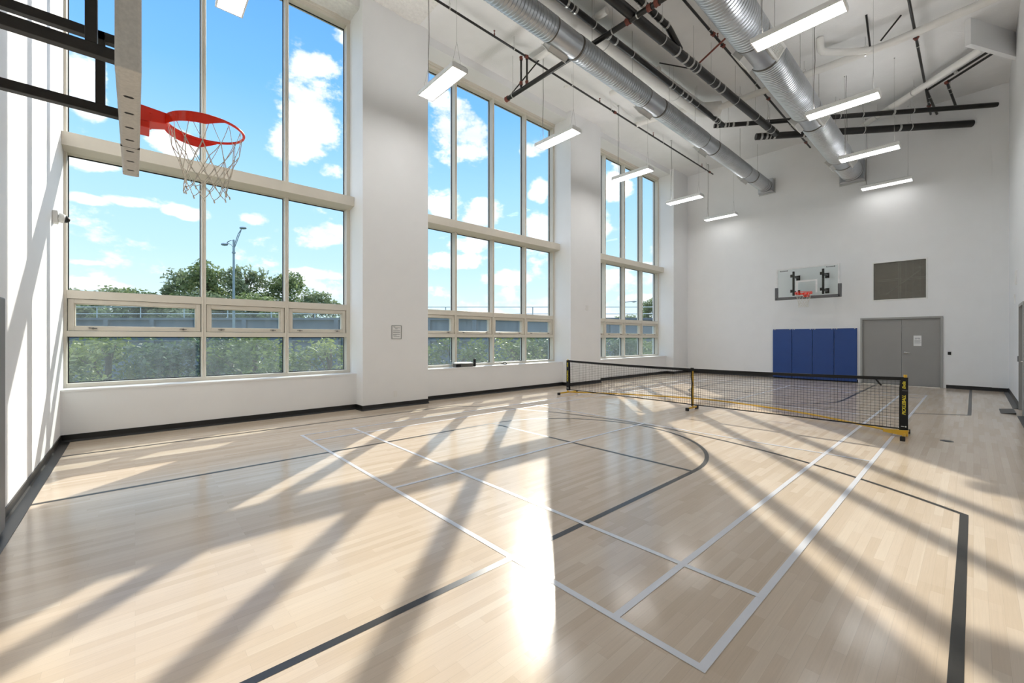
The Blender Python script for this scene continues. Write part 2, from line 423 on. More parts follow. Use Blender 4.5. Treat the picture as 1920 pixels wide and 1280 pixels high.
bad = [[(bx0, by0), (bx1, by0)], [(bx0, by1), (bx1, by1)], [(bx0, by0+.465), (bx1, by0+.465)], [(bx0, by1-.465), (bx1, by1-.465)],
       [(bx0, by0), (bx0, by1)], [(bx1, by0), (bx1, by1)], [(bx0+.78, by0), (bx0+.78, by1)], [(bx1-.78, by0), (bx1-.78, by1)],
       [(cen-1.98, by0), (cen-1.98, by1)], [(cen+1.98, by0), (cen+1.98, by1)], [(bx0, cy), (cen-1.98, cy)], [(bx1, cy), (cen+1.98, cy)]]
o = strips(bad, .042, .0022).build('badminton_marking', 'linewht', fl); o['label'] = 'white painted badminton court lines'

# ------------------------------------------------------------------ windows
SILL = .75
def window(idx, x0, x1, rights, label):
    """rights: right edge of every mullion face between the jambs"""
    root = struct(thing('window_%d' % idx, label, 'window', ((x0+x1)/2, YFR, SILL)))
    FW = .065                                            # frame face width
    yb = 9.30
    fr = MB()
    jl = .032 if idx == 1 else .05
    fr.box(x0, x0+jl, YFR, yb, SILL, 8.38); fr.box(x1-.075, x1, YFR, yb, SILL, 8.38)
    fr.box(x0+jl, x1-.075, YFR, yb, SILL, SILL+.06)
    fr.box(x0+jl, x1-.075, YFR, yb, 8.24, 8.38); fr.box(x0, x1, YFR-.03, YFR, 8.31, 8.38)   # head with a step
    fr.build('frame', 'frame', root, bevel=.004)
    for r in rights:
        mu = MB().box(r-FW, r-.036, YFR, yb, SILL+.06, 8.24); mu.box(r-.030, r, YFR, yb, SILL+.06, 8.24); mu.box(r-.037, r-.029, YFR+.008, yb, SILL+.06, 8.24)
        mu.build('mullion', 'frame', root, bevel=.003)
    edges = [x0+jl]+[q for r in rights for q in (r-FW, r)]+[x1-.075]
    panes = [(edges[i], edges[i+1]) for i in range(0, len(edges), 2)]
    rl = MB(); ru = MB()
    for a, b in panes:
        rl.box(a, b, YFR+.004, yb, 1.515, 1.60); ru.box(a, b, YFR+.004, yb, 2.09, 2.215)
    rl.build_each('lower_rail', 'frame', root, bevel=.003); ru.build_each('upper_rail', 'frame', root, bevel=.003)
    # deep horizontal beam across the whole bay
    bm = MB().extrude([(YFR+.0, 4.27), (8.84, 4.30), (8.84, 4.50), (YFR+.0, 4.50)], (x0, 0, 0), (1, 0, 0), (0, 1, 0), (0, 0, 1), x1-x0)
    bm.box(x0, x1, YFR, yb, 4.27, 4.50)
    o = bm.build('transom_beam', 'frame', root, bevel=.005); o['label'] = 'deep beige horizontal beam across the window'
    for a, b in panes:
        for (z0, z1, gm) in ((SILL+.06, 1.515, 'glasslow'), (2.215, 4.27, 'glass'), (4.50, 8.24, 'glass')):
            g_ = MB().box(a, b, YGL, YGL+.012, z0, z1).build('pane', gm, root)
            t = .012; gk = MB()
            for q in ((a, a+t, z0, z1), (b-t, b, z0, z1), (a+t, b-t, z0, z0+t), (a+t, b-t, z1-t, z1)): gk.box(q[0], q[1], YGL-.006, YGL+.016, q[2], q[3])
            gk.build('gasket', 'gasket', g_)
        # awning vent: sash, glass, two cam handles
        s_ = .062; z0, z1 = 1.605, 2.085; a2, b2 = a+.010, b-.010
        sh = MB(); y0, y1 = YFR+.03, YGL+.02
        for q in ((a2, a2+s_, z0, z1), (b2-s_, b2, z0, z1), (a2+s_, b2-s_, z0, z0+s_), (a2+s_, b2-s_, z1-s_, z1)): sh.box(q[0], q[1], y0, y1, q[2], q[3])
        i_ = .014; A, B, C_, D = a2+s_, b2-s_, z0+s_, z1-s_
        for q in ((A, A+i_, C_, D), (B-i_, B, C_, D), (A+i_, B-i_, C_, C_+i_), (A+i_, B-i_, D-i_, D)): sh.box(q[0], q[1], y0+.03, y1-.01, q[2], q[3])
        so = sh.build('vent_sash', 'frame', root, bevel=.004)
        MB().box(A+i_, B-i_, YGL-.02, YGL-.008, C_+i_, D-i_).build('vent_pane', 'glassvent', so)
        for hx in (A+(B-A)*.14, B-(B-A)*.12):
            h = MB().tube((hx, y0-.012, z0+s_*.62), (hx, y0+.002, z0+s_*.62), .016, 10)
            h.box(hx-.012, hx+.045, y0-.026, y0-.012, z0+s_*.52, z0+s_*.72); h.box(hx-.05, hx-.008, y0-.014, y0-.003, z0+s_*.62, z0+s_*.78)
            h.build('vent_handle', 'rod', so)
    MB().box(x0, x1, YW-.012, YFR+.01, .718, SILL).build('window_sill', 'sill', root, bevel=.004)
    return root
window(1, *BAYS[0], [.93, 2.255], 'tall window nearest the camera, beside the near hoop')
window(2, *BAYS[1], [6.265, 7.535, 8.80], 'middle tall four-pane window with items on its sill')
window(3, *BAYS[2], [12.87, 14.14, 15.41], 'farthest tall window, next to the end wall')

# ------------------------------------------------------------------ doors
d = struct(thing('door_1', 'grey double door in end wall right of the blue mats', 'door', (XF, 1.57, 0)))
fr = MB(); x0 = XF-.03
fr.box(x0, XF+.14, DY0, DY0+.055, 0, DZ); fr.box(x0, XF+.14, DY1-.055, DY1, 0, DZ); fr.box(x0, XF+.14, DY0+.055, DY1-.055, DZ-.06, DZ)
fr.build('door_frame', 'doorframe', d, bevel=.004)
for a, b in ((DY0+.058, 1.524), (1.528, DY1-.058)):
    lf = MB().box(XF+.03, XF+.075, a, b, .02, DZ-.065).build('door_leaf', 'door', d, bevel=.003)
    if a < 1:
        h = MB().tube((XF+.03, 1.45, 1.04), (XF-.0, 1.45, 1.04), .032, 16); h.tube((XF+.0, 1.45, 1.04), (XF-.045, 1.45, 1.04), .012, 10)
        h.path([(XF-.04, 1.45, 1.04), (XF-.045, 1.41, 1.042), (XF-.042, 1.35, 1.035), (XF-.035, 1.32, 1.03)], .011, 8)
        h.build('lever_handle', 'chrome', lf, smooth=True)
MB().box(XF+.09, XF+.14, DY0+.03, DY1-.03, 0, DZ-.03).build('gap_blocker', 'doorframe', d)  # unseen panel added behind the leaves to block light through the gap
MB().box(XF-.05, XF+.085, DY0+.055, DY1-.055, 0, .018).build('threshold', 'chrome', d)
nt_ = thing('paper_notice', 'white paper notice taped to right leaf of grey double door', 'notice', (XF+.028, 1.165, 1.29))
MB().box(XF+.026, XF+.0295, 1.077, 1.253, 1.255, 1.575).build('sheet', 'paper', nt_)
def textlines(rows, x, face, ynear, root, m, th=.002):
    """printed rows on an X-facing or Y-facing sheet"""
    mb = MB()
    for z, h, a, b in rows: mb.box(x-th, x, a, b, z, z+h)
    return mb.build('printed_lines', m, root)
textlines([(1.485, .018, 1.11, 1.22), (1.458, .012, 1.10, 1.15), (1.458, .012, 1.18, 1.225), (1.41, .012, 1.09, 1.235), (1.39, .012, 1.10, 1.235), (1.345, .012, 1.09, 1.235), (1.32, .008, 1.10, 1.235)], XF+.026, 'x', 0, nt_, 'ink')
d = struct(thing('door_2', 'grey door in the right wall at the picture edge', 'door', ((EX0+EX1)/2, YR, 0)))
fr = MB(); fr.box(EX0, EX0+.055, YR-.14, YR+.03, 0, EZ); fr.box(EX1-.055, EX1, YR-.14, YR+.03, 0, EZ); fr.box(EX0+.055, EX1-.055, YR-.14, YR+.03, EZ-.06, EZ)
fr.build('door_frame', 'doorframe', d, bevel=.004)
MB().box(EX0+.03, EX1-.03, YR-.14, YR-.09, 0, EZ-.03).build('gap_blocker', 'doorframe', d)  # same added blocker behind this leaf, keeps outside light out
lf = MB().box(EX0+.058, EX1-.058, YR-.08, YR-.035, .02, EZ-.064).build('door_leaf', 'door', d)
h = MB().tube((EX0+.16, YR-.035, 1.04), (EX0+.16, YR-.005, 1.04), .03, 14); h.path([(EX0+.16, YR, 1.04), (EX0+.16, YR+.03, 1.04), (EX0+.27, YR+.035, 1.035)], .011, 8)
h.build('lever_handle', 'chrome', lf, smooth=True)
tag(MB().box(14.02, 14.10, YR-.004, YR+.025, .99, 1.11).build('card_reader', 'black', bevel=.004), 'small black reader on right wall beside the edge door', 'card reader')
tag(MB().box(15.35, 15.43, YR-.004, YR+.02, 2.30, 2.52).build('alarm_strobe', 'white', bevel=.005), 'small white alarm box high on the right wall', 'alarm')
tag(MB().box(14.70, 14.95, YR-.004, YR+.03, 2.72, 3.02).build('exit_box', 'white', bevel=.005), 'white square box above the edge door on right wall', 'wall box')

# wall grille above the door
g = thing('wall_grille', 'grey perforated wall grille with cross bracing behind, above double door', 'grille', (XF, (GY0+GY1)/2, GZ0))
fr = MB(); t = .035
fr.box(XF-.02, XF+.1, GY0-t, GY0, GZ0-t, GZ1+t); fr.box(XF-.02, XF+.1, GY1, GY1+t, GZ0-t, GZ1+t); fr.box(XF-.02, XF+.1, GY0, GY1, GZ0-t, GZ0); fr.box(XF-.02, XF+.1, GY0, GY1, GZ1, GZ1+t)
fr.build('grille_frame', 'white', g, bevel=.003)
MB().box(XF+.010, XF+.013, GY0, GY1, GZ0, GZ1).build('perforated_sheet', 'perf', g)
MB().box(XF+.17, XF+.19, GY0, GY1, GZ0, GZ1).build('plenum_back', 'void', g)
br = MB(); ym = (GY0+GY1)/2
br.box(XF+.03, XF+.045, ym-.005, ym+.018, GZ0, GZ1); br.box(XF+.03, XF+.045, ym-.045, ym-.022, GZ0, GZ1)
br.box(XF+.03, XF+.045, GY0, GY1, 3.33, 3.345); br.box(XF+.03, XF+.045, GY0, GY1, 3.38, 3.395)
br.tube((XF+.05, GY0+.12, GZ1-.32), (XF+.05, GY1-.30, GZ0+.16), .016, 8)
for k in range(1, 4): br.box(XF+.03, XF+.036, ym-.16*k-.004, ym-.16*k+.004, GZ0, GZ1)
br.tube((XF+.045, GY0+.14, GZ1-.24), (XF+.055, GY0+.14, GZ1-.24), .03, 12)
br.build('brace', 'brace', g)

tag(MB().box(XF-.02, XF, .445, .515, 1.0, 1.09).build('wall_switch', 'black', bevel=.006), 'small black switch plate on end wall right of the double door', 'switch')

# ------------------------------------------------------------------ wall mats
def wall_mat(y0, label, right=True, xs=XF):
    sgn = -1 if right else 1
    t = thing('wall_mat', label, 'wall mat', (xs, y0+.31, .03), 'blue vinyl wall mats on the end wall' if right else None)
    vm = 'blue' if right else 'greyvinyl'; a, b = sorted((xs, xs+sgn*.055))
    MB().box(a, b, y0+.004, y0+.616, .04, 1.80).build('mat_pad', vm, t, bevel=.012)
    a, b = sorted((xs, xs+sgn*.012))
    MB().box(a, b, y0+.004, y0+.616, 1.80, 1.832).build('nailing_lip', vm, t)
    MB().box(a, b, y0+.004, y0+.616, .03, .04).build('bottom_lip', vm, t)
    for yy in (y0+.05, y0+.54):
        a, b = sorted((xs+sgn*.012, xs+sgn*.028))
        MB().box(a, b, yy, yy+.03, 1.805, 1.838).build('clip', 'clip', t)
    return t
ML = ['leftmost of the four blue wall mats, farthest from the door', 'second blue wall mat from the left on the end wall', 'third blue wall mat from the left on the end wall', 'rightmost blue wall mat, beside the grey double door']
for k in range(4): wall_mat(2.61+.6235*(3-k), ML[k])
wall_mat(4.35, 'padded grey wall mat at the left picture edge under near hoop', False, XL)

# ------------------------------------------------------------------ basketball hoops (local: board plane X=0 facing +X, wall at X=-.81)
def hoop(label, padm, zb, zt):
    t = thing('basketball_hoop', label, 'basketball hoop', (.02, YC, 0), 'the two wall mounted basketball hoops')
    ox, oy = .02, YC
    def X(x): return ox+x
    def Y(y): return oy+y
    z0, z1, hw = 2.90, 3.97, .915
    MB().box(X(-.030), X(-.018), Y(-hw+.03), Y(hw-.03), z0+.03, z1-.03).build('backboard', 'bbglass', t)
    fr = MB(); k = .048
    for q in ((-hw, -hw+k, z0, z1), (hw-k, hw, z0, z1), (-hw+k, hw-k, z0, z0+k), (-hw+k, hw-k, z1-k, z1)): fr.box(X(-.055), X(-.008), Y(q[0]), Y(q[1]), q[2], q[3])
    fb = fr.build('board_frame', 'glassframe', t, bevel=.004); fb['label'] = 'white metal backboard frame'
    # white target box outline printed on the glass
    tg = MB()
    for q in ((-.305, -.255, 3.05, 3.50), (.255, .305, 3.05, 3.50), (-.255, .255, 3.45, 3.50)): tg.box(X(-.0178), X(-.0165), Y(q[0]), Y(q[1]), q[2], q[3])
    tg.build('target_square', 'glassframe', t)
    # wordmarks in the two upper corners: illegible at this size, a row of small strokes
    for s0 in (-.80, .55):
        wm = MB(); yy = s0
        for j in range(8):
            wd = .020+.006*((j*5) % 3); hh = .030 if j in (0, 7) else .022
            wm.box(X(-.0178), X(-.0165), Y(yy), Y(yy+wd), 3.865, 3.865+hh); yy += wd+.005
        wm.build('logo', 'logo', t)
    # U-shaped foam pad with slots underneath
    prof = [(-.098, -.03), (-.085, -.042), (-.01, -.042), (.006, -.03), (.006, .045), (-.008, .055), (-.008, .0), (-.082, .0), (-.082, .05), (-.098, .045)]
    pd = MB().extrude(prof, (X(0), Y(-hw-.005), z0), (0, 1, 0), (1, 0, 0), (0, 0, 1), 2*hw+.01)
    for sg in (-1, 1):
        yo = Y(sg*hw)
        u = Vector((0, -sg, 0))
        pts = [(a, b) for a, b in prof]
        m0 = [Vector((X(a), yo+u.y*b, z0-.042)) for a, b in pts]; m1 = [Vector((q.x, q.y, z0+.37)) for q in m0]
        m2 = [Vector((X(-.045)+(q.x-X(-.045))*.8, q.y, z0+.40)) for q in m0]
        pd.rings([m0, m1, m2])
    po = pd.build('edge_pad', padm, t, bevel=.006)
    sl = MB()
    for j in range(7):
        yy = Y(-.62+.235*j)
        a_, b_ = X(-.072), X(-.022); zz = z0-.0427
        pts = [(a_, yy), (a_+.010, yy-.012), (b_-.010, yy-.012), (b_, yy), (b_-.010, yy+.012), (a_+.010, yy+.012)]
        sl.prism(pts, zz, zz+.004)
    sl.build_each('slot', 'paddark', po)
    MB().box(X(-.0985), X(.0065), Y(.235), Y(.241), z0-.0425, z0-.02).build('seam', 'paddark', po)
    # rim, mount and net
    rc = Vector((X(.151+.2286), Y(0), 3.05)); rr = .2286+.009
    ring = [(rc.x+rr*math.cos(q), rc.y+rr*math.sin(q), 3.05) for q in [2*PI*i/56 for i in range(56)]]
    rim = MB().path(ring, .0095, 10, close=True).build('rim', 'red', t, smooth=True)
    # flared plate wrapping the near half of the ring
    fp = MB(); n = 40; dep = []
    for i in range(n+1):
        q = PI+(-1.95+3.9*i/n); e = max(0, 1-abs(i/n-.5)*2); d_ = .012+.055*min(1, e*4)
        c, s_ = math.cos(q), math.sin(q)
        dep.append([Vector((rc.x+(rr+.004)*c, rc.y+(rr+.004)*s_, 3.052)), Vector((rc.x+(rr+.010)*c, rc.y+(rr+.010)*s_, 3.052)),
                    Vector((rc.x+(rr+.010)*c, rc.y+(rr+.010)*s_, 3.052-d_)), Vector((rc.x+(rr+.004)*c, rc.y+(rr+.004)*s_, 3.052-d_))])
    fp.rings(dep); fp.build('rim_brace', 'red', rim)
    mb = MB(); x0, x1 = X(-.008), X(.15)
    mb.quadbox([(x0, Y(-.085), 2.955), (x1, Y(-.055), 2.985), (x1, Y(.055), 2.985), (x0, Y(.085), 2.955), (x0, Y(-.085), 3.065), (x1, Y(-.055), 3.062), (x1, Y(.055), 3.062), (x0, Y(.085), 3.065)])
    mb.box(X(-.010), X(.001), Y(-.09), Y(.09), 2.90, 3.08)
    mb.box(X(.0), X(.055), Y(-.085), Y(.085), 2.915, 2.958)
    mo = mb.build('rim_mount', 'red', t, bevel=.004)
    bt = MB()
    for yy in (-.06, .06):
        for zz in (3.03, 2.975): bt.tube((X(.06), Y(yy*1.22), zz), (X(.06), Y(yy*1.36), zz), .008, 8)
    bt.build_each('bolt', 'red', mo)
    # net: twelve loops, diamond mesh tapering down
    net = MB(); NL = 12; levels = [(3.04, .2286), (2.885, .200), (2.795, .166), (2.72, .145), (2.655, .134), (2.60, .132), (2.56, .136)]
    rj = random.Random(3)
    def P(k, i):
        z, r = levels[k]; q = 2*PI*(i+.5*(k % 2))/NL+.05*math.sin(k)
        j = (0 if k == 0 else .010)
        return Vector((rc.x+r*math.cos(q)+rj.uniform(-j, j), rc.y+r*math.sin(q)+rj.uniform(-j, j), z+(rj.uniform(-.012, .012) if k else 0)))
    grid = [[P(k, i) for i in range(NL)] for k in range(len(levels))]
    for k in range(len(levels)-1):
        for i in range(NL):
            a_ = grid[k][i]
            for b_ in ((grid[k+1][i], grid[k+1][i-1]) if k % 2 == 0 else (grid[k+1][i], grid[k+1][(i+1) % NL])):
                mid = (a_+b_)/2+Vector((0, 0, -.006)); net.path([a_, mid, b_], .0028 if k else .0022, 5)
    for i in range(NL):
        net.path([grid[-1][i], grid[-1][i]+Vector((.006, .004, -.02))], .005, 5)
    net.build('net', 'cord', t, smooth=True)
    # frame behind: uprights, arms to the wall, cross members
    wall = -.81
    for sg in (-1, 1):
        y = sg*.43
        MB().box(X(-.235), X(-.183), Y(y-.03), Y(y+.03), zb, zt).build('upright', 'blksteel', t, bevel=.004)
        for z in (3.12, 3.655):
            MB().box(X(wall), X(-.058), Y(y-.030), Y(y+.030), z, z+.066).build('arm', 'blksteel', t, bevel=.004)
        for z in (3.153, 3.688): MB().box(X(wall), X(wall)+.015, Y(y-.06), Y(y+.06), z-.09, z+.09).build('wall_plate', 'blksteel', t)
        pl = MB(); 
        for z in (3.153, 3.688): pl.box(X(-.062), X(-.052), Y(y-.06), Y(y+.06), z-.05, z+.05)
        pl.build_each('mount_plate', 'blksteel', t)
    return t
h1 = hoop('near basketball hoop with red rim seen edge-on beside first window', 'padgrey', 3.186, 3.72); h1.location.z = .02
h2 = hoop('far basketball hoop with glass board above blue mats', 'padfar', 3.0, 3.86); h2.rotation_euler = (0, 0, PI)
h2.location = (XF-.81-.0, YC-.02, 0)

# ------------------------------------------------------------------ pendant lights
M['lensdim'] = emit_mat('dimmed_lens', (1, .985, .965), 2.2)
def pendant(loc, label, grp, dim=False):
    t = thing('pendant_light', label, 'pendant light', loc, grp)
    x, y, z = loc; hl, hw = .61, .17
    b = MB()
    b.rings([[(x-hw, y-hl, z+.012), (x+hw, y-hl, z+.012), (x+hw, y+hl, z+.012), (x-hw, y+hl, z+.012)],
             [(x-hw, y-hl, z+.03), (x+hw, y-hl, z+.03), (x+hw, y+hl, z+.03), (x-hw, y+hl, z+.03)],
             [(x-hw, y-hl, z+.075), (x+hw, y-hl, z+.075), (x+hw, y+hl, z+.075), (x-hw, y+hl, z+.075)],
             [(x-hw*.7, y-hl*.97, z+.11), (x+hw*.7, y-hl*.97, z+.11), (x+hw*.7, y+hl*.97, z+.11), (x-hw*.7, y+hl*.97, z+.11)]])
    for q in ((-hw, -hw+.022, -hl, hl), (hw-.022, hw, -hl, hl), (-hw+.022, hw-.022, -hl, -hl+.022), (-hw+.022, hw-.022, hl-.022, hl)): b.box(x+q[0], x+q[1], y+q[2], y+q[3], z, z+.012)
    ho = b.build('housing', 'lamp', t)
    MB().box(x-hw+.022, x+hw-.022, y-hl+.022, y+hl-.022, z+.004, z+.011).build('lens', 'lensdim' if dim else 'lens', t)
    MB().box(x-hw*.66, x+hw*.66, y-hl*.95, y+hl*.95, z+.108, z+.112).build('added_top_panel', 'lamp' if dim else 'upfill', t)  # invented top panel, glows as ceiling fill except on dimmed lights
    for sg in (-1, 1):
        c = MB(); yy = y+sg*.50
        c.path([(x-.10, yy, z+.11), (x, yy, z+.55), (x, yy, ZC)], .0022, 5); c.path([(x+.10, yy, z+.11), (x, yy, z+.55)], .0022, 5)
        c.tube((x, yy, ZC-.02), (x, yy, ZC), .012, 8)
        c.build('cable', 'wire', t)
    rj = random.Random(int(x*10)); c = MB(); yy = y+.46
    c.path([(x, yy, z+.11), (x+.012, yy+.03, z+.30), (x-.008, yy+.02, z+.7), (x+rj.uniform(-.02, .02), yy, z+1.2), (x+rj.uniform(-.015, .015), yy+.01, z+1.8), (x, yy, ZC)], .0055, 6)
    c.build('cord', 'cordgrey', t, smooth=True)
    return t
ZL = 6.30
LX = [1.03, 4.32, 7.60, 10.92, 14.24, 17.32]
LL = ['pendant light at the top edge in front of the first window', 'pendant light hanging in front of the first column', 'pendant light hanging in front of the second column',
      'pendant light in front of the third window', 'pendant light beside the last window column', 'window-side pendant light closest to the end wall']
p0 = pendant((LX[0], 6.77, ZL), LL[0], 'pendant lights in two rows')
for k in range(1, 5): dup(p0, (LX[k], 6.77, ZL), LL[k])
pw = pendant((LX[5], 6.77, ZL), LL[5], 'pendant lights in two rows', True)
RLb = ['large bright pendant light at upper right, nearest of the right-hand row', 'second pendant light of the right-hand row, under the wide duct', 'third pendant light of the right-hand row, below the wide duct end', 'right-hand row pendant light closest to the end wall']
for k, x in enumerate((7.62, 10.92, 14.24, 17.50)): dup(pw if k == 3 else p0, (x, 1.84, ZL), RLb[k])

# ------------------------------------------------------------------ spiral ducts
def duct(y, z, r, xs, couplings, label, both):
    t = thing('spiral_duct', label, 'duct', (xs, y, z))
    xe = XF-.30; pitch = .075
    def corr(x0, x1):
        n = max(2, int((x1-x0)/pitch)); pr = []
        for i in range(n):
            a = x0+(x1-x0)*i/n; p = (x1-x0)/n
            pr += [(a, r), (a+p*.62, r), (a+p*.70, r+.013), (a+p*.86, r+.013), (a+p*.93, r)]
        pr.append((x1, r)); return pr
    cur = xs; body = MB()
    for c0, c1 in couplings:
        body.lathe(corr(cur, c0), (0, y, z), (1, 0, 0), 40, cap=False); cur = c1
    body.lathe(corr(cur, xe), (0, y, z), (1, 0, 0), 40, cap=False)
    o = body.build('duct_body', 'duct', t); lathe_smooth(o, 30)
    for c0, c1 in couplings:
        o = MB().lathe([(c0-.02, r+.004), (c1+.02, r+.004)], (0, y, z), (1, 0, 0), 40, cap=False).build('coupling', 'duct', t, smooth=True)
        for cc in (c0, c1):
            o2 = MB().lathe([(cc-.022, r+.004), (cc-.022, r+.012), (cc+.022, r+.012), (cc+.022, r+.004)], (0, y, z), (1, 0, 0), 40, cap=False).build('collar', 'ductring', o)
        for sg in ((1, -1) if both else (1,)):
            # box tap with a grille, angled down on the side of the coupling
            d = Vector((0, sg*math.cos(.62), -math.sin(.62))); up = Vector((0, sg*math.sin(.62), math.cos(.62)))
            c = Vector(((c0+c1)/2, y, z)); hl, hh = .26, .11
            q = lambda dd, a, b: tuple(c+d*dd+Vector((1, 0, 0))*a+up*b)
            rb = MB().quadbox([q(r*.8, -hl, -hh), q(r*.8, hl, -hh), q(r*.8, hl, hh), q(r*.8, -hl, hh), q(r+.075, -hl, -hh), q(r+.075, hl, -hh), q(r+.075, hl, hh), q(r+.075, -hl, hh)]).build('register', 'register', o, bevel=.003)
            gb = MB(); e = r+.075
            for aa, bb in ((-hl-.02, -hl+.025), (hl-.025, hl+.02)): gb.quadbox([q(e, aa, -hh-.02), q(e, bb, -hh-.02), q(e, bb, hh+.02), q(e, aa, hh+.02), q(e+.012, aa, -hh-.02), q(e+.012, bb, -hh-.02), q(e+.012, bb, hh+.02), q(e+.012, aa, hh+.02)])
            for aa, bb in ((-hh-.02, -hh+.02), (hh-.02, hh+.02)): gb.quadbox([q(e, -hl, aa), q(e, hl, aa), q(e, hl, bb), q(e, -hl, bb), q(e+.012, -hl, aa), q(e+.012, hl, aa), q(e+.012, hl, bb), q(e+.012, -hl, bb)])
            for j in range(9):
                aa = -hl+.05+.047*j+.02; gb.quadbox([q(e, aa, -hh), q(e, aa+.006, -hh), q(e, aa+.006, hh), q(e, aa, hh), q(e+.01, aa, -hh), q(e+.01, aa+.006, -hh), q(e+.01, aa+.006, hh), q(e+.01, aa, hh)])
            gb.build('register_grille', 'white', o)
    # end: smooth collar, square-to-round and wall sleeve
    e = MB().lathe([(xe-.25, r+.004), (xe+.08, r+.004)], (0, y, z), (1, 0, 0), 40, cap=False).build('end_collar', 'duct', t, smooth=True)
    for cc in (xe-.25, xe-.10, xe+.06): MB().lathe([(cc-.012, r+.004), (cc-.012, r+.010), (cc+.012, r+.010), (cc+.012, r+.004)], (0, y, z), (1, 0, 0), 40, cap=False).build('collar', 'ductring', e)
    b = r+.03
    MB().rings([[(xe+.07, y+b*.9*cu, z+b*.9*cv) for cu, cv in ((-1, -1), (1, -1), (1, 1), (-1, 1))], [(xe+.10, y+b*cu, z+b*cv) for cu, cv in ((-1, -1), (1, -1), (1, 1), (-1, 1))], [(XF-.02, y+b*cu, z+b*cv) for cu, cv in ((-1, -1), (1, -1), (1, 1), (-1, 1))]]).build('square_transition', 'duct', t)
    MB().box(XF-.02, XF, y-b-.035, y+b+.035, z-b-.035, z+b+.035).build('wall_flange', 'register', t)
    hg = MB()
    for c0, c1 in couplings:
        for xx in (c0-.5, c1+.5):
            hg.tube((xx, y-.02, z+r), (xx, y-.02, ZC), .004, 6)
    hg.build_each('hanger', 'rod', t)
    return t
duct(5.30, 7.27, .218, -.6, [(2.45, 3.2), (5.76, 6.50), (9.02, 9.75), (12.25, 12.98), (15.65, 16.35)], 'slimmer galvanised spiral duct nearer the windows', False)
duct(2.73, 7.05, .297, -.6, [(1.0, 1.75), (4.7, 5.45), (8.35, 9.15), (12.0, 12.75), (15.75, 16.4)], 'wide galvanised spiral duct above the right-hand row of lights', True)

# ------------------------------------------------------------------ pipes under the ceiling
def pipe(name, label, cat, pts, r, m, grp=None, bands=(), hangers=(), couplings=(), heads=(), n=16):
    t = thing(name, label, cat, pts[0], grp)
    P = [Vector(p) for p in pts]
    # round the corners a little
    out = [P[0]]
    for k in range(1, len(P)-1):
        d0 = (P[k]-P[k-1]).normalized(); d1 = (P[k+1]-P[k]).normalized(); q = min(r*2, (P[k]-P[k-1]).length*.4, (P[k+1]-P[k]).length*.4)
        out += [P[k]-d0*q, P[k]-d0*q*.4+d1*q*.12, P[k]+d1*q*.4-d0*q*.12, P[k]+d1*q]
    out.append(P[-1])
    lathe_smooth(MB().path(out, r, n).build('pipe_run', m, t))
    lens = [0]
    for k in range(1, len(P)): lens.append(lens[-1]+(P[k]-P[k-1]).length)
    def at(s):
        for k in range(1, len(P)):
            if s <= lens[k]+1e-6:
                d = (P[k]-P[k-1]).normalized(); return P[k-1]+d*(s-lens[k-1]), d
        return P[-1], (P[-1]-P[-2]).normalized()
    for s in bands:
        p, d = at(s); lathe_smooth(MB().lathe([(-.028, r), (-.028, r+.008), (-.018, r+.010), (.018, r+.010), (.028, r+.008), (.028, r)], p, d, n, cap=False).build('clamp_band', 'clamp', t))
    for s in hangers:
        p, d = at(s); hb = MB().lathe([(-.012, r+.001), (-.012, r+.007), (.012, r+.007), (.012, r+.001)], p, d, n, cap=False)
        top = p+Vector((0, 0, r))
        hb.path([top+Vector((0, .0, 0)), top+Vector((0, .028, .03)), top+Vector((0, .03, .06)), top+Vector((0, 0, .085)), top+Vector((0, -.03, .06)), top+Vector((0, -.028, .03)), top], .004, 5)
        if top.z+.09 < ZC: hb.tube(top+Vector((0, 0, .08)), (top.x, top.y, ZC), .0045, 6)
        hb.build('hanger', 'clamp', t)
    for s in couplings:
        p, d = at(s); cb = MB().lathe([(-.04, r), (-.04, r+.016), (-.028, r+.016), (-.024, r+.010), (.024, r+.010), (.028, r+.016), (.04, r+.016), (.04, r)], p, d, n, cap=False)
        sd = d.cross(Vector((0, 0, 1)));  sd = sd.normalized() if sd.length > .1 else Vector((1, 0, 0))
        for sg in (-1, 1):
            c = p+sd*sg*(r+.018); cb.tube(c-d*.018-sd*0, c+d*.018, .012, 6)
        lathe_smooth(cb.build('coupling', 'coupling', t))
    for s in heads:
        p, d = at(s); h = MB().tube(p, p+Vector((0, 0, r+.045)), r*.7, 8); h.tube(p+Vector((0, 0, r+.045)), p+Vector((0, 0, r+.10)), .010, 8)
        h.tube(p+Vector((0, 0, r+.10)), p+Vector((0, 0, r+.108)), .022, 10)
        h.build('sprinkler_head', 'coupling', t)
    return t
def rng(a, b, st): 
    o = []; x = a
    while x < b: o.append(x); x += st
    return o
DG = 'black cast iron drain pipes under the ceiling'
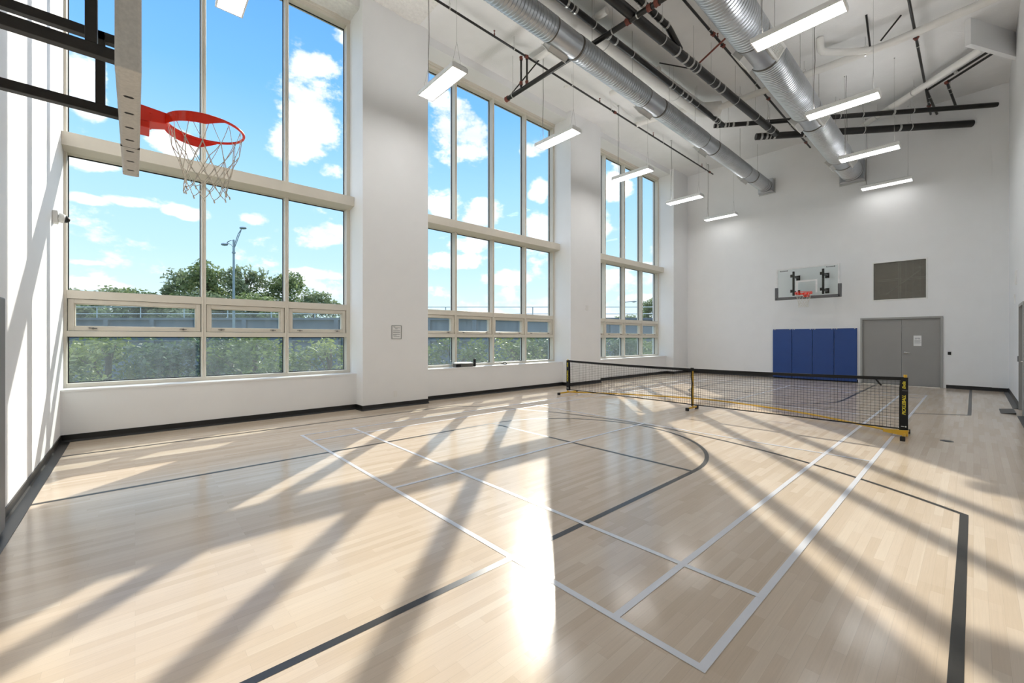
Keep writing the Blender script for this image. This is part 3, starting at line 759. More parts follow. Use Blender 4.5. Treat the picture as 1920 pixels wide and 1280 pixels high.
# drain B and its diagonal continuation to the far wall
pipe('drain_pipe', 'thin black drain pipe running between the two ducts', 'drain pipe', [(1.5, 5.42, 8.0), (13.42, 5.17, 8.05)], .066, 'pipe', DG,
     bands=[4.2, 4.75, 5.0, 6.1, 6.35, 8.75, 9.3, 9.55, 9.8, 11.35, 11.6], hangers=[1.2, 3.0, 4.9, 5.6, 7.0, 8.9, 10.2, 11.5])
pipe('drain_pipe', 'upper black diagonal drain pipe ending at the end wall', 'drain pipe', [(13.28, 5.38, 8.05), (17.96, -.44, 8.05)], .066, 'pipe', DG,
     bands=[.10, .32, .55, .95, 4.9], hangers=[.42, 1.55, 2.2, 3.5, 4.1, 5.4])
pipe('drain_pipe', 'thick black drain pipe left of the wide duct', 'drain pipe', [(1.5, 4.62, 7.62), (14.42, 4.02, 7.70)], .097, 'pipe', DG,
     bands=[7.15, 7.5, 7.75, 8.05, 9.0, 9.3, 12.6], hangers=[1.0, 3.4, 6.6, 7.9, 8.75, 10.1, 11.4, 12.3])
pipe('drain_pipe', 'lower black diagonal drain pipe ending at the end wall', 'drain pipe', [(14.2, 4.50, 7.70), (17.96, .03, 7.70)], .097, 'pipe', DG,
     bands=[.15, .30, .52, 1.35, 1.75, 3.95], hangers=[.40, 1.45, 3.0, 4.25])
pipe('drain_pipe', 'short black branch joining the thick drain pipe at an angle', 'drain pipe', [(1.5, 4.42, 7.9), (8.1, 4.20, 7.88), (8.75, 4.26, 7.74)], .062, 'pipe', DG,
     bands=[5.7, 6.3, 6.55], hangers=[2.4, 5.2, 6.1])
pipe('drain_brace', 'short dark brace from thick drain pipe up to ceiling', 'pipe brace', [(9.6, 4.22, 7.80), (9.9, 3.1, 8.57)], .020, 'coupling')
pipe('drain_brace', 'short dark brace between the two long drain pipes', 'pipe brace', [(9.2, 4.98, 8.0), (9.55, 4.28, 7.66)], .014, 'pipe')
SG = 'fire sprinkler pipes'
pipe('sprinkler_pipe', 'thin black sprinkler pipe near the windows', 'sprinkler pipe', [(.2, 7.23, 8.28), (17.75, 7.23, 8.28)], .024, 'pipe', SG,
     couplings=[6.8, 10.5, 17.2], heads=[2.2, 5.8, 9.75, 12.75, 16.5], hangers=[1.4, 4.6, 6.4, 8.5, 10.3, 13.4, 16.9], n=10)
pipe('sprinkler_pipe', 'thin black sprinkler pipe beside the wide duct', 'sprinkler pipe', [(3.0, 3.91, 8.30), (17.9, 3.91, 8.30)], .026, 'pipe', SG,
     couplings=[4.4, 6.6, 7.15, 10.35, 14.3], heads=[2.5, 6.85, 10.1], hangers=[1.4, 3.6, 6.4, 9.3, 12.5], n=10)
pipe('sprinkler_pipe', 'thin black sprinkler pipe toward the right wall', 'sprinkler pipe', [(4.0, .87, 8.28), (17.9, .87, 8.28)], .026, 'pipe', SG,
     couplings=[9.1, 13.2, 13.55], hangers=[3.0, 6.0, 9.5, 12.9], n=10)
pipe('sprinkler_pipe', 'thick black sprinkler main crossing below the drain pipes', 'sprinkler pipe', [(7.03, 8.0, 7.58), (7.03, 1.2, 7.58)], .052, 'pipe', SG,
     couplings=[.04, 3.55, 4.0, 4.15], hangers=[.25, 3.2, 3.75, 5.6])
pipe('sprinkler_riser', 'left upright of the short sprinkler riser pair', 'sprinkler riser', [(6.95, 7.36, 7.58), (6.95, 7.36, 8.33)], .024, 'pipe', 'pair of short sprinkler risers', couplings=[.09, .70], n=10)
pipe('sprinkler_riser', 'right upright of the short sprinkler riser pair', 'sprinkler riser', [(7.03, 7.24, 7.58), (7.03, 7.24, 8.33)], .024, 'pipe', 'pair of short sprinkler risers', couplings=[.09, .70], n=10)
pipe('sprinkler_brace', 'thin black sway brace from sprinkler main to ceiling', 'pipe brace', [(7.05, 7.9, 7.63), (7.5, 7.0, 8.56)], .016, 'pipe', n=8)
pipe('sprinkler_pipe', 'left of two black pipes running from the downstand to the end wall', 'sprinkler pipe', [(14.9, -.34, 8.28), (16.10, .86, 8.28), (17.96, .74, 8.26)], .030, 'pipe', SG, bands=[.9], hangers=[.85, 2.2], n=10)
pipe('sprinkler_pipe', 'right of two black pipes running from the downstand to the end wall', 'sprinkler pipe', [(15.05, -.43, 8.28), (15.98, .47, 8.28), (17.96, .33, 8.24)], .030, 'pipe', SG, couplings=[1.29], bands=[1.7], hangers=[2.0], n=10)
WG = 'white painted pipes under the ceiling'
pipe('painted_duct', 'long white round duct behind the slimmer spiral duct', 'white duct', [(.5, 5.95, 8.22), (12.4, 5.42, 8.22), (12.75, 5.0, 8.24)], .20, 'wpipe', n=28, hangers=[4.0, 7.4, 10.5])
pipe('painted_pipe', 'white pipe crossing the ceiling behind both ducts', 'white pipe', [(12.6, 5.3, 8.2), (12.75, 1.2, 8.2), (12.55, -.60, 8.2)], .085, 'wpipe', WG, hangers=[.9, 2.4, 3.6])
pipe('painted_pipe', 'white pipe elbow rising to the ceiling right of wide duct', 'white pipe', [(11.97, 2.42, ZC-.02), (12.0, 2.42, 8.24), (12.5, 1.95, 8.23), (12.78, 1.5, 8.21)], .075, 'wpipe', WG)
pipe('painted_pipe', 'white diagonal pipe leading to the downstand at upper right', 'white pipe', [(17.4, 2.65, 8.22), (14.6, -.14, 8.22)], .085, 'wpipe', WG, hangers=[1.0, 2.2])
pipe('painted_pipe', 'white pipe along ceiling right of the first column', 'white pipe', [(7.4, 7.45, 8.42), (7.4, 5.2, 8.42)], .075, 'wpipe', WG)
pipe('painted_pipe', 'white pipe pair end above the third window', 'white pipe', [(11.9, 7.30, 8.33), (12.3, 5.6, 8.33)], .075, 'wpipe', WG)
pipe('painted_pipe', 'white pipe stub beside the third light of the window row', 'white pipe', [(10.0, 6.9, 8.42), (10.0, 5.4, 8.42)], .07, 'wpipe', WG, bands=[.5])
pipe('pipe_brace', 'dark upright brace between ceiling and white pipe', 'pipe brace', [(12.64, 1.61, 8.26), (11.88, 1.575, 8.57)], .020, 'pipe', n=8)
pipe('pipe_brace', 'dark slanted brace beside white pipe at upper right', 'pipe brace', [(12.60, 1.42, 8.26), (12.45, 1.06, 8.57)], .018, 'pipe', n=8)
for x, y, l in ((9.0, 7.7, 'small round ceiling sensor right of the second window column'), (16.9, 7.75, 'small round ceiling sensor near the end wall')):
    tag(MB().lathe([(0, .055), (.015, .06), (.03, .045)], (x, y, ZC), (0, 0, -1), 20).build('ceiling_sensor', 'white', smooth=True), l, 'sensor')

# ------------------------------------------------------------------ small wall items
t = thing('framed_rules_sign', 'small framed rules sheet on the first column', 'sign', (4.20, YCOL, 1.475))
f_ = MB()
for q in ((4.095, 4.107, 1.475, 1.77), (4.313, 4.325, 1.475, 1.77), (4.107, 4.313, 1.475, 1.487), (4.107, 4.313, 1.758, 1.77)): f_.box(q[0], q[1], YCOL-.014, YCOL, q[2], q[3])
f_.build('sign_frame', 'signgrey', t)
MB().box(4.107, 4.313, YCOL-.006, YCOL, 1.487, 1.758).build('sheet', 'paper', t)
mb = MB()
for z, a, b in ((1.735, .02, .07), (1.712, .05, .19), (1.695, .07, .13), (1.66, .02, .185), (1.625, .02, .185), (1.607, .02, .185), (1.575, .02, .18), (1.555, .02, .10), (1.53, .03, .17)): mb.box(4.107+a, 4.107+b, YCOL-.0075, YCOL-.006, z, z+.007)
mb.build('printed_lines', 'inkdark', t)
t = thing('wall_outlet', 'white power outlet low on the first column', 'outlet', (4.183, YCOL, .23))
MB().box(4.145, 4.221, YCOL-.008, YCOL, .23, .347).build('cover_plate', 'white', t, bevel=.003)
MB().box(4.166, 4.200, YCOL-.0095, YCOL-.008, .25, .283).box(4.166, 4.200, YCOL-.0095, YCOL-.008, .294, .327).build('socket', 'sill', t)
t = thing('wall_box', 'small white box on the second column at eye height', 'wall box', (10.855, YCOL, 2.40))
MB().box(10.80, 10.90, YCOL-.03, YCOL, 2.40, 2.55).build('housing', 'white', t, bevel=.006)
t = thing('security_camera', 'white wall camera with black lens on the left wall', 'security camera', (XL, 7.98, 3.0))
MB().box(XL, XL+.05, 7.91, 8.05, 2.98, 3.14).build('mount', 'white', t, bevel=.012)
MB().lathe([(0, .062), (.04, .060), (.06, .05)], (XL+.05, 7.98, 3.06), (1, .1, -.15), 20).build('body', 'white', t, smooth=True)
MB().lathe([(.055, .048), (.08, .043), (.10, .028), (.108, .008)], (XL+.05, 7.98, 3.06), (1, .1, -.15), 20).build('lens_dome', 'black', t, smooth=True)
t = thing('floor_plate', 'small dark oval plate set in the floor right of net', 'floor plate', (8.745, .26, 0))
MB().lathe([(0, .075), (.003, .07)], (8.745, .26, 0), (0, 0, 1), 24).build('plate', 'base', t)
MB().lathe([(.003, .018), (.0045, .016)], (8.745, .26, 0), (0, 0, 1), 12).build('plug', 'rod', t)
t = thing('door_stop_mat', 'small dark ramp on floor beside the edge door', 'door ramp', (13.2, YR+.19, 0))
MB().quadbox([(12.75, YR+.10, 0), (13.55, YR+.10, 0), (13.55, YR+.30, 0), (12.75, YR+.30, 0), (12.75, YR+.10, .03), (13.55, YR+.10, .03), (13.55, YR+.28, .006), (12.75, YR+.28, .006)]).build('ramp', 'base', t)

# items on the middle window sill
t = thing('equipment_case', 'open grey and black case on middle window sill', 'case', (6.33, 8.90, SILL))
MB().box(6.06, 6.60, 8.82, 8.98, SILL, SILL+.085).build('tray', 'case', t, bevel=.012)
MB().quadbox([(6.03, 8.81, SILL+.085), (6.61, 8.81, SILL+.085), (6.61, 8.99, SILL+.085), (6.03, 8.99, SILL+.085), (6.02, 8.83, SILL+.105), (6.60, 8.83, SILL+.097), (6.60, 8.97, SILL+.115), (6.02, 8.97, SILL+.125)]).build('lid', 'register', t, bevel=.005)
MB().box(6.055, 6.20, 8.812, 8.826, SILL+.005, SILL+.075).build('latch_panel', 'black', t)
t = thing('water_bottle', 'black cylindrical bottle standing beside the grey case', 'bottle', (6.70, 8.90, SILL))
MB().lathe([(0, .034), (.004, .037), (.16, .037), (.166, .034)], (6.70, 8.90, SILL), (0, 0, 1), 20).build('body', 'black', t, smooth=True)
MB().lathe([(.166, .035), (.20, .035), (.204, .03)], (6.70, 8.90, SILL), (0, 0, 1), 20).build('cap', 'black', t, smooth=True)
t = thing('clear_bottle', 'clear plastic bottle on sill left of the grey case', 'bottle', (5.93, 8.88, SILL))
MB().lathe([(0, .030), (.10, .031), (.13, .025), (.15, .012), (.165, .012)], (5.93, 8.88, SILL), (0, 0, 1), 18).build('body', 'clearplastic', t, smooth=True)
MB().lathe([(.165, .014), (.185, .014)], (5.93, 8.88, SILL), (0, 0, 1), 14).build('cap', 'white', t)
t = thing('safety_goggles', 'dark goggles lying on middle window sill', 'goggles', (7.74, 8.90, SILL))
MB().path([(7.66, 8.86, SILL+.02), (7.68, 8.85, SILL+.06), (7.73, 8.85, SILL+.065), (7.78, 8.86, SILL+.045), (7.82, 8.87, SILL+.015), (7.75, 8.87, SILL+.012)], .012, 8, close=True).build('frame', 'black', t, smooth=True)
MB().path([(7.66, 8.87, SILL+.03), (7.64, 8.93, SILL+.02), (7.72, 8.97, SILL+.012), (7.82, 8.93, SILL+.012), (7.82, 8.88, SILL+.02)], .008, 6).build('strap', 'base', t, smooth=True)

# ------------------------------------------------------------------ pickleball net
NX = 8.63; NY0, NY1, NYM = .69, 7.31, 3.94
nt_ = thing('pickleball_net', 'black pickleball net on yellow frame across the court', 'pickleball net', (NX, NYM, 0))
def topz(y): return .905-.045*(1-((y-NYM)/((NY1-NY0)/2))**2)
# frame tubes
MB().tube((NX, NY0, .04), (NX, NY0, .94), .021, 12).build('post', 'yellow', nt_, smooth=False)
MB().tube((NX, NY1, .04), (NX, NY1, .92), .021, 12).build('post', 'yellow', nt_)
pc = MB().tube((NX+.03, NYM, .04), (NX+.03, NYM, .86), .017, 12).build('centre_post', 'yellow', nt_)
def smooth_path(P, n=6):
    P = [Vector(p) for p in P]; out = []
    for i in range(len(P)-1):
        a, b, c, d = P[max(i-1, 0)], P[i], P[i+1], P[min(i+2, len(P)-1)]
        for k in range(n):
            t = k/n; out.append(.5*((2*b)+(c-a)*t+(2*a-5*b+4*c-d)*t*t+(3*b-a-3*c+d)*t**3))
    return out+[P[-1]]
MB().path(smooth_path([(NX, NY0, .05), (8.97, 1.2, .05), (9.62, 2.3, .05), (9.97, 3.7, .05), (9.90, 4.7, .05), (9.30, 6.2, .05), (NX, NY1, .05)]), .017, 10).build('base_bar', 'yellow', nt_, smooth=True)
for y in (NY0, NYM, NY1):
    L_ = .36 if y != NYM else .22
    ft_ = MB().tube((NX-L_, y, .045), (NX+L_, y, .045), .019, 12)
    if y == NY0: ft_.quadbox([(NX-.05, y-.03, .02), (NX+.05, y-.03, .02), (NX+.05, y+.25, .05), (NX-.05, y+.25, .05), (NX-.05, y-.03, .11), (NX+.05, y-.03, .11), (NX+.05, y+.25, .085), (NX-.05, y+.25, .085)])
    fo = ft_.build('foot_bar', 'yellow', nt_)
    MB().box(NX-L_-.03, NX-L_+.03, y-.028, y+.028, 0, .065).box(NX+L_-.03, NX+L_+.03, y-.028, y+.028, 0, .065).build_each('rubber_foot', 'black', fo, bevel=.006)
# mesh
nm = MB(); st = .0014; cell = .047; ya, yb_ = NY0+.02, NY1-.02
ny = int((yb_-ya)/cell)
rw = random.Random(5)
for i in range(ny+1):
    y = ya+(yb_-ya)*i/ny; y2 = y+rw.uniform(-.006, .006)
    nm.quadbox([(NX-st, y2-st, .12), (NX+st, y2-st, .12), (NX+st, y2+st, .12), (NX-st, y2+st, .12), (NX-st, y-st, topz(y)-.02), (NX+st, y-st, topz(y)-.02), (NX+st, y+st, topz(y)-.02), (NX-st, y+st, topz(y)-.02)])
nz = 17
for k in range(1, nz):
    f_ = k/nz; seg_ = 24
    nm.path([(NX, ya+(yb_-ya)*j/seg_, .12+(topz(ya+(yb_-ya)*j/seg_)-.02-.12)*f_) for j in range(seg_+1)], st*1.2, 4)
nm.build('mesh_net', 'netblk', nt_)
tp = MB(); sg = 30
for j in range(sg):
    y0_, y1_ = NY0+(NY1-NY0)*j/sg, NY0+(NY1-NY0)*(j+1)/sg
    a_, b_ = topz(y0_), topz(y1_)
    tp.quadbox([(NX-.012, y0_, a_-.05), (NX+.012, y0_, a_-.05), (NX+.012, y1_, b_-.05), (NX-.012, y1_, b_-.05), (NX-.012, y0_, a_), (NX+.012, y0_, a_), (NX+.012, y1_, b_), (NX-.012, y1_, b_)])
tp.build('top_tape', 'tape', nt_)
MB().path([(NX, NY0, .12), (NX, NYM, .11), (NX, NY1, .12)], .010, 8).build('bottom_cord', 'tape', nt_)
MB().path([(NX-.01, NYM, .87), (NX-.018, NYM+.012, .70), (NX-.02, NYM-.012, .55), (NX-.015, NYM+.008, .40), (NX-.02, NYM, .22), (NX-.01, NYM, .08)], .013, 6).build('centre_strap', 'tape', nt_)
MB().box(NX-.03, NX+.03, NYM-.022, NYM+.022, .835, .875).build('strap_buckle', 'tape', nt_)
MB().path([(NX-.02, NY0+.34, .86), (NX-.03, NY0+.30, .80), (NX-.02, NY0+.27, .76)], .012, 6).build('loose_strap', 'tape', nt_)
# printed sleeves round the end posts
for y, sgn in ((NY0, 1), (NY1, -1)):
    s_ = MB()
    prof = [(.90, .00, .055), (.84, -.012, .075), (.70, -.014, .085), (.45, -.004, .085), (.20, -.0, .085), (.10, .0, .085)]
    rings_ = []
    for z, o_, wd in prof:
        y0_ = y-.03; y1_ = y-.03+sgn*0+wd+.012
        if sgn < 0: y0_, y1_ = y+.03-wd-.012, y+.03
        rings_.append([(NX-.027, y0_, z), (NX+.027, y0_, z), (NX+.027, y1_-o_*sgn*0, z), (NX-.027, y1_, z)])
    s_.rings(rings_)
    so = s_.build('sleeve', 'tape', nt_, bevel=.004)
    def letter(body, size, z, col, bold=0):
        cu = bpy.data.curves.new('lettering', 'FONT'); cu.body = body; cu.size = size; cu.extrude = .0012; cu.align_x = 'LEFT'; cu.align_y = 'CENTER'; cu.offset = bold; cu.shear = .25
        ob = bpy.data.objects.new('lettering', cu); COL.objects.link(ob)
        # text reads upwards on the camera-facing (-X) side
        ob.matrix_world = Matrix.Identity(4)
        ob.parent = so
        # local x of text -> +Z, local y of text -> -? , normal -> -X
        Rm = Matrix(((0, 0, -1), (0, 1, 0), (1, 0, 0))).to_4x4()   # columns: x->(0,0,1), y->(0,1,0), z->(-1,0,0)
        off = Vector((NX-.0285, y+(.012 if sgn > 0 else -.012), z))-WL[so.name]
        ob.matrix_local = Matrix.Translation(off) @ Rm
        cu.materials.append(M[col]); mw = Matrix.Translation(off) @ Rm; ob.parent = None; bpy.context.view_layer.update()
        me = bpy.data.meshes.new_from_object(ob); bpy.data.objects.remove(ob)
        ob = bpy.data.objects.new('lettering', me); COL.objects.link(ob); ob.parent = so; ob.matrix_local = mw; return ob
    letter('PICKLEBALL', .056, .335, 'yellowink', .0012)
    letter('Endia', .052, .728, 'yellowink', .001)
    dv = MB().box(NX-.0285, NX-.027, y-.015*sgn-.012, y+.045*sgn-.012 if sgn > 0 else y+.0, .700, .704) if sgn > 0 else MB().box(NX-.0285, NX-.027, y-.04, y+.015, .700, .704)
    dv.build('divider', 'signgrey', so)
    dt = MB().lathe([(0, .010), (.0015, .010)], (NX-.027, y+(-.006 if sgn > 0 else -.03), .16), (-1, 0, 0), 14); dt.box(NX-.0283, NX-.027, y+(.010 if sgn > 0 else -.015), y+(.046 if sgn > 0 else .02), .156, .164)
    dt.build('emblem', 'whiteink', so)

# ------------------------------------------------------------------ outside
gz = -4.0
g = MB()
gx = [(-60, 9.6), (110, 9.6), (110, 150), (-60, 150)]
nx, ny = 50, 40; rg = random.Random(2)
pts = [[Vector((-60+170*i/nx, 10.2+140*j/ny, gz+rg.uniform(-.25, .25))) for i in range(nx+1)] for j in range(ny+1)]
for j in range(ny):
    for i in range(nx): g.sheet([pts[j][i], pts[j][i+1], pts[j+1][i+1], pts[j+1][i]])
o = g.build('ground', 'grass', base=False); struct(o, 'green verge outside below the windows', 'ground')
# elevated road: long concrete side wall square to the view, railing on top
fw = Vector((.6705, .7419, 0)); rt = Vector((.7419, -.6705, 0))
def W(depth, lat, z): p = fw*depth+rt*lat; return Vector((p.x, p.y, z))
rd = thing('elevated_road', 'long grey concrete road wall with railing beyond the trees', 'elevated road', W(40, -10, gz))
def slab(l0, l1, d0, d1, z0, z1, m=None):
    m = m or MB(); return m.quadbox([W(d0, l0, z0), W(d0, l1, z0), W(d1, l1, z0), W(d1, l0, z0), W(d0, l0, z1), W(d0, l1, z1), W(d1, l1, z1), W(d1, l0, z1)])
wl = slab(-62, 21, 40, 40.4, gz, 3.25); slab(-62, 21, 39.8, 40.6, 3.25, 3.45, wl); slab(-62, 21, 39.85, 40, 1.2, 1.45, wl)
wl.build('road_wall', 'concrete', rd)
pl = MB()
for k in range(19): slab(-61+4.4*k, -60.6+4.4*k, 39.8, 40, gz, 3.25, pl)
pl.build_each('wall_rib', 'concrete', rd)
slab(-62, 21, 40.4, 45, 2.3, 2.5).build('roadway', 'asphalt', rd)
MB().tube(W(40.2, -62, 3.85), W(40.2, 21, 3.85), .045, 6).build('lower_railing', 'rail', rd)
ro = MB().tube(W(40.2, -62, 4.5), W(40.2, 21, 4.5), .045, 6).build('railing', 'rail', rd)
for k in range(20): MB().tube(W(40.2, -61+4.2*k, 3.45), W(40.2, -61+4.2*k, 4.5), .05, 6).build('railing_post', 'rail', ro)

def leaf_blob(m, c, rad, n, size, rg):
    for _ in range(n):
        while True:
            d = Vector((rg.uniform(-1, 1), rg.uniform(-1, 1), rg.uniform(-1, 1)))
            if .05 < d.length < 1: break
        p = c+d*(.75+.25*rg.random())*rad
        a = Vector((rg.gauss(0, 1), rg.gauss(0, 1), rg.gauss(0, .7))).normalized(); b = a.cross(Vector((rg.gauss(0, 1), rg.gauss(0, 1), rg.gauss(0, 1)))).normalized()
        s = size*rg.uniform(.6, 1.3)
        m.sheet([p-a*s, p-b*s*.45, p+a*s, p+b*s*.45])
def tree_proto(name, seed, h, wr, crown0, nb, nl, leaf, lm, label, loc, grp):
    rg = random.Random(seed); t = thing(name, label, 'tree', loc, grp); x, y, z = loc
    tr = MB(); tr.path([(x, y, z-.3), (x+.1, y, z+h*.3), (x-.05, y+.1, z+h*.6), (x, y, z+h*.88)], .05*h*.28, 8)
    cr = MB()
    for k in range(nb):
        q = rg.uniform(0, 2*PI); f = rg.random(); zz = crown0+(1-crown0)*f
        rr = wr*math.sqrt(rg.random())*(1-.75*abs(f-.35)**1.5*1.6)
        c = Vector((x+rr*math.cos(q), y+rr*math.sin(q), z+h*zz*.93))
        leaf_blob(cr, c, wr*rg.uniform(.22, .38), nl, leaf, rg)
        if k % 4 == 0: tr.path([(x, y, z+h*max(.25, zz-.25)), tuple((Vector((x, y, z+h*zz*.8))+c)/2), tuple(c)], .03*h*.12, 5)
    tr.build('trunk', 'bark', t); cr.build('crown', lm, t)
    return t
def first(depth, lat, z): p = W(depth, lat, z); return (p.x, p.y, p.z)
NG = 'leafy trees between the windows and the road wall'; FG = 'trees rising behind the road railing'
near = [('leafA', 11), ('leafB', 12), ('leafC', 13)]
protos = []
near_pos = [(15.5, -17.5, 5.1, 'bushy green tree seen at the left end of first window'), (14.5, -14.0, 5.2, 'light green tree in the first window left lower pane'), (16.5, -11.6, 5.25, 'bluish green tree left of the lamp post'),
            (15, -9.3, 5.2, 'round green tree in front of the lamp post foot'), (16, -7.0, 5.1, 'pale green tree in the first window right lower pane'), (17.5, -4.6, 5.0, 'blue-green tree behind the first column edge'),
            (17, -2.4, 5.2, 'green tree hidden mostly by the first column'), (18, .0, 5.2, 'pale tree behind the grey sill case'), (19, 1.6, 5.15, 'blue-green tree behind the black bottle'), (20, .6, 5.2, 'green tree in the middle window third pane'),
            (22, 3.0, 5.2, 'pale tree at the right end of middle window'), (24, 6.2, 5.2, 'blue-green tree left in the farthest window'), (26, 7.8, 5.2, 'green tree central in the farthest window'), (28, 10.0, 5.2, 'pale tree right in the farthest window'),
            (15.6, -12.9, 4.95, 'green tree between the two leafy trees left of lamp post'), (20, -20, 5.2, 'blue-green tree behind the leftmost bushy tree'), (21, -13, 5.3, 'green tree between lamp post and road wall'), (23, -6, 5.3, 'pale tree far behind the first window right pane')]
for k, (dp, lt, h, lab) in enumerate(near_pos):
    loc = first(dp, lt, gz)
    if k < 3:
        protos.append(tree_proto('bushy_tree', near[k][1], 5.2, 1.9, .18, 46, 95, .085, near[k][0], lab, loc, NG)); protos[-1].scale = (1.2, 1.2, 1.1)
    else:
        o = dup(protos[k % 3], loc, lab, rz=k*1.3); o.scale = (1.25, 1.25, h/5.2*1.10)
FAR_LEAF = leaf_mat('leaf_hazed_green', (.33, .40, .24), (.56, .61, .40)), leaf_mat('leaf_hazed_pale', (.36, .42, .30), (.58, .62, .46))  # aerial haze put into the leaf colours by lightening them
far_pos = [(50, -54, 7.0, 'leftmost tree behind the road railing'), (52, -49.5, 7.4, 'second tree from the left behind the railing'), (51, -45, 7.0, 'third tree from the left behind the railing'), (55, -43.2, 10.0, 'tall tree just left of the mullion of first window'),
           (54, -39.3, 10.6, 'tall tree behind the first window mullion and lamp post'), (55, -35, 10.4, 'tall tree right of the lamp post'), (57, -31.2, 9.9, 'tall tree at the second mullion of first window'), (56, -26.5, 7.4, 'low tree in the right pane of first window'),
           (60, -22, 6.0, 'low tree behind the left edge of first column'), (62, -11, 4.6, 'low tree at the left end of middle window'),
           (66, -5, 4.4, 'low distant tree in middle window second pane'), (70, 3, 4.4, 'low distant tree in middle window right pane'), (47.5, -55, 6.2, 'low leafy tree filling left end of first window vent'), (47, -49, 6.0, 'low leafy tree behind railing, second along the first window vent'), (47.5, -43, 6.2, 'low leafy tree under the tall trees left of lamp post'), (48, -35.5, 6.4, 'low leafy tree right of lamp post behind railing'), (48, -29, 6.2, 'low leafy tree behind railing in the right pane'), (72, 20.0, 5.2, 'small distant tree in the middle of farthest window'), (60, 19.6, 6.6, 'thin tree at the right side of farthest window')]
fp = []
for k, (dp, lt, ht, lab) in enumerate(far_pos):
    loc = first(dp, lt, gz+2); h = ht+2.0
    if k < 2:
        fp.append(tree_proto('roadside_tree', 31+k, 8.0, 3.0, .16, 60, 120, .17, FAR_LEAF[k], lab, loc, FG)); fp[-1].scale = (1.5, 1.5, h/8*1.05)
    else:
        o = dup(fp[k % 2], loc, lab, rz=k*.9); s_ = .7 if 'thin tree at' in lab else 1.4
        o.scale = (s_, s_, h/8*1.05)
# double-arm street lamp
lp = W(28, -18.68, gz)
t = thing('street_lamp', 'tall grey double-arm street lamp outside the first window', 'street lamp', tuple(lp))
x, y = lp.x, lp.y
ps = MB().tube((x, y, gz), (x, y, 7.3), .10, 12, r1=.065); ps.tube((x, y, 7.3), (x, y, 8.1), .075, 12, r1=.06); ps.tube((x, y, 7.2), (x, y, 7.28), .11, 12)
ps.build('pole', 'poleg', t, smooth=False)
for sg, pp, name in ((1, [(0, 7.55), (.12, 8.0), (.30, 8.5), (.52, 8.83)], 'arm'), (1, [(0, 7.45), (.16, 7.85), (.36, 8.4), (.50, 8.75)], 'arm'), (-1, [(0, 8.0), (.18, 8.06), (.38, 7.98), (.48, 7.85)], 'arm'), (-1, [(0, 7.55), (.14, 7.75), (.34, 7.86), (.46, 7.85)], 'arm')):
    MB().path([tuple(lp+rt*sg*a+Vector((0, 0, b-gz))) for a, b in pp], .026, 6).build('arm', 'poleg', t)
for sg, a, b in ((1, .62, 8.90), (-1, .62, 7.80)):
    c = lp+rt*sg*a+Vector((0, 0, b-gz)); MB().lathe([(-.24, .02), (-.18, .07), (.0, .10), (.16, .09), (.24, .03)], c, rt, 12).build('lamp_head', 'poleg', t, smooth=True)
t = thing('street_lamp', 'small distant street lamp seen through the farthest window', 'street lamp', tuple(W(75, 19.6, gz)))
q = W(75, 19.6, gz); MB().tube(q, (q.x, q.y, 7.6), .10, 8).build('pole', 'poleg', t)
a_ = Vector((q.x, q.y, 7.5)); MB().path([a_, a_+rt*.8+Vector((0, 0, .5)), a_+rt*2.0+Vector((0, 0, .6))], .07, 6).build('arm', 'poleg', t)
c = a_+rt*2.3+Vector((0, 0, .58)); MB().lathe([(-.5, .04), (0, .16), (.5, .05)], c, rt, 8).build('lamp_head', 'poleg', t)

# ------------------------------------------------------------------ sun, sky, camera
SE = math.radians(30.3); SA = math.radians(42.9)
sd = Vector((math.cos(SA)*math.cos(SE), math.sin(SA)*math.cos(SE), math.sin(SE)))
sl_ = bpy.data.lights.new('sun', 'SUN'); sl_.energy = 2.5; sl_.angle = math.radians(.55); sl_.color = (1, .93, .82)
so = bpy.data.objects.new('sun', sl_); COL.objects.link(so); so.rotation_euler = sd.to_track_quat('Z', 'Y').to_euler(); so.location = sd*60

ZENITH_FILL = 1.5
wd = bpy.data.worlds.new('sky'); S.world = wd; wd.use_nodes = True
nt = wd.node_tree; nt.nodes.clear(); N = nt.nodes.new; L = nt.links.new
tc = N('ShaderNodeTexCoord'); sep = N('ShaderNodeSeparateXYZ'); L(tc.outputs['Generated'], sep.inputs[0])
ramp = N('ShaderNodeValToRGB'); cr = ramp.color_ramp
stops = [(0.0, (.90, .955, .965)), (.06, (.875, .965, .985)), (.17, (.76, .905, 1.0)), (.32, (.655, .85, 1.0)), (.47, (.49, .745, 1.0)), (.62, (.40, .66, .98)), (1.0, (.28, .53, .93))]
cr.elements[0].position = 0; cr.elements[0].color = lin(stops[0][1])+(1,)
cr.elements[1].position = 1; cr.elements[1].color = lin(stops[-1][1])+(1,)
for p_, c_ in stops[1:-1]:
    e = cr.elements.new(p_); e.color = lin(c_)+(1,)
L(sep.outputs['Z'], ramp.inputs['Fac'])
def math_(op, a=None, b=None, c=None, clamp=False):
    n = N('ShaderNodeMath'); n.operation = op; n.use_clamp = clamp
    for i, v in enumerate((a, b, c)):
        if v is None: continue
        if isinstance(v, (int, float)): n.inputs[i].default_value = v
        else: L(v, n.inputs[i])
    return n.outputs[0]
def dot_(vec):
    n = N('ShaderNodeVectorMath'); n.operation = 'DOT_PRODUCT'; L(tc.outputs['Generated'], n.inputs[0]); n.inputs[1].default_value = vec; return n.outputs['Value']
nz1 = N('ShaderNodeTexNoise'); nz1.inputs['Scale'].default_value = 11; nz1.inputs['Detail'].default_value = 9; nz1.inputs['Roughness'].default_value = .62
mpn = N('ShaderNodeMapping'); mpn.inputs['Scale'].default_value = (1, 1, 1.6); L(tc.outputs['Generated'], mpn.inputs[0]); L(mpn.outputs[0], nz1.inputs['Vector'])
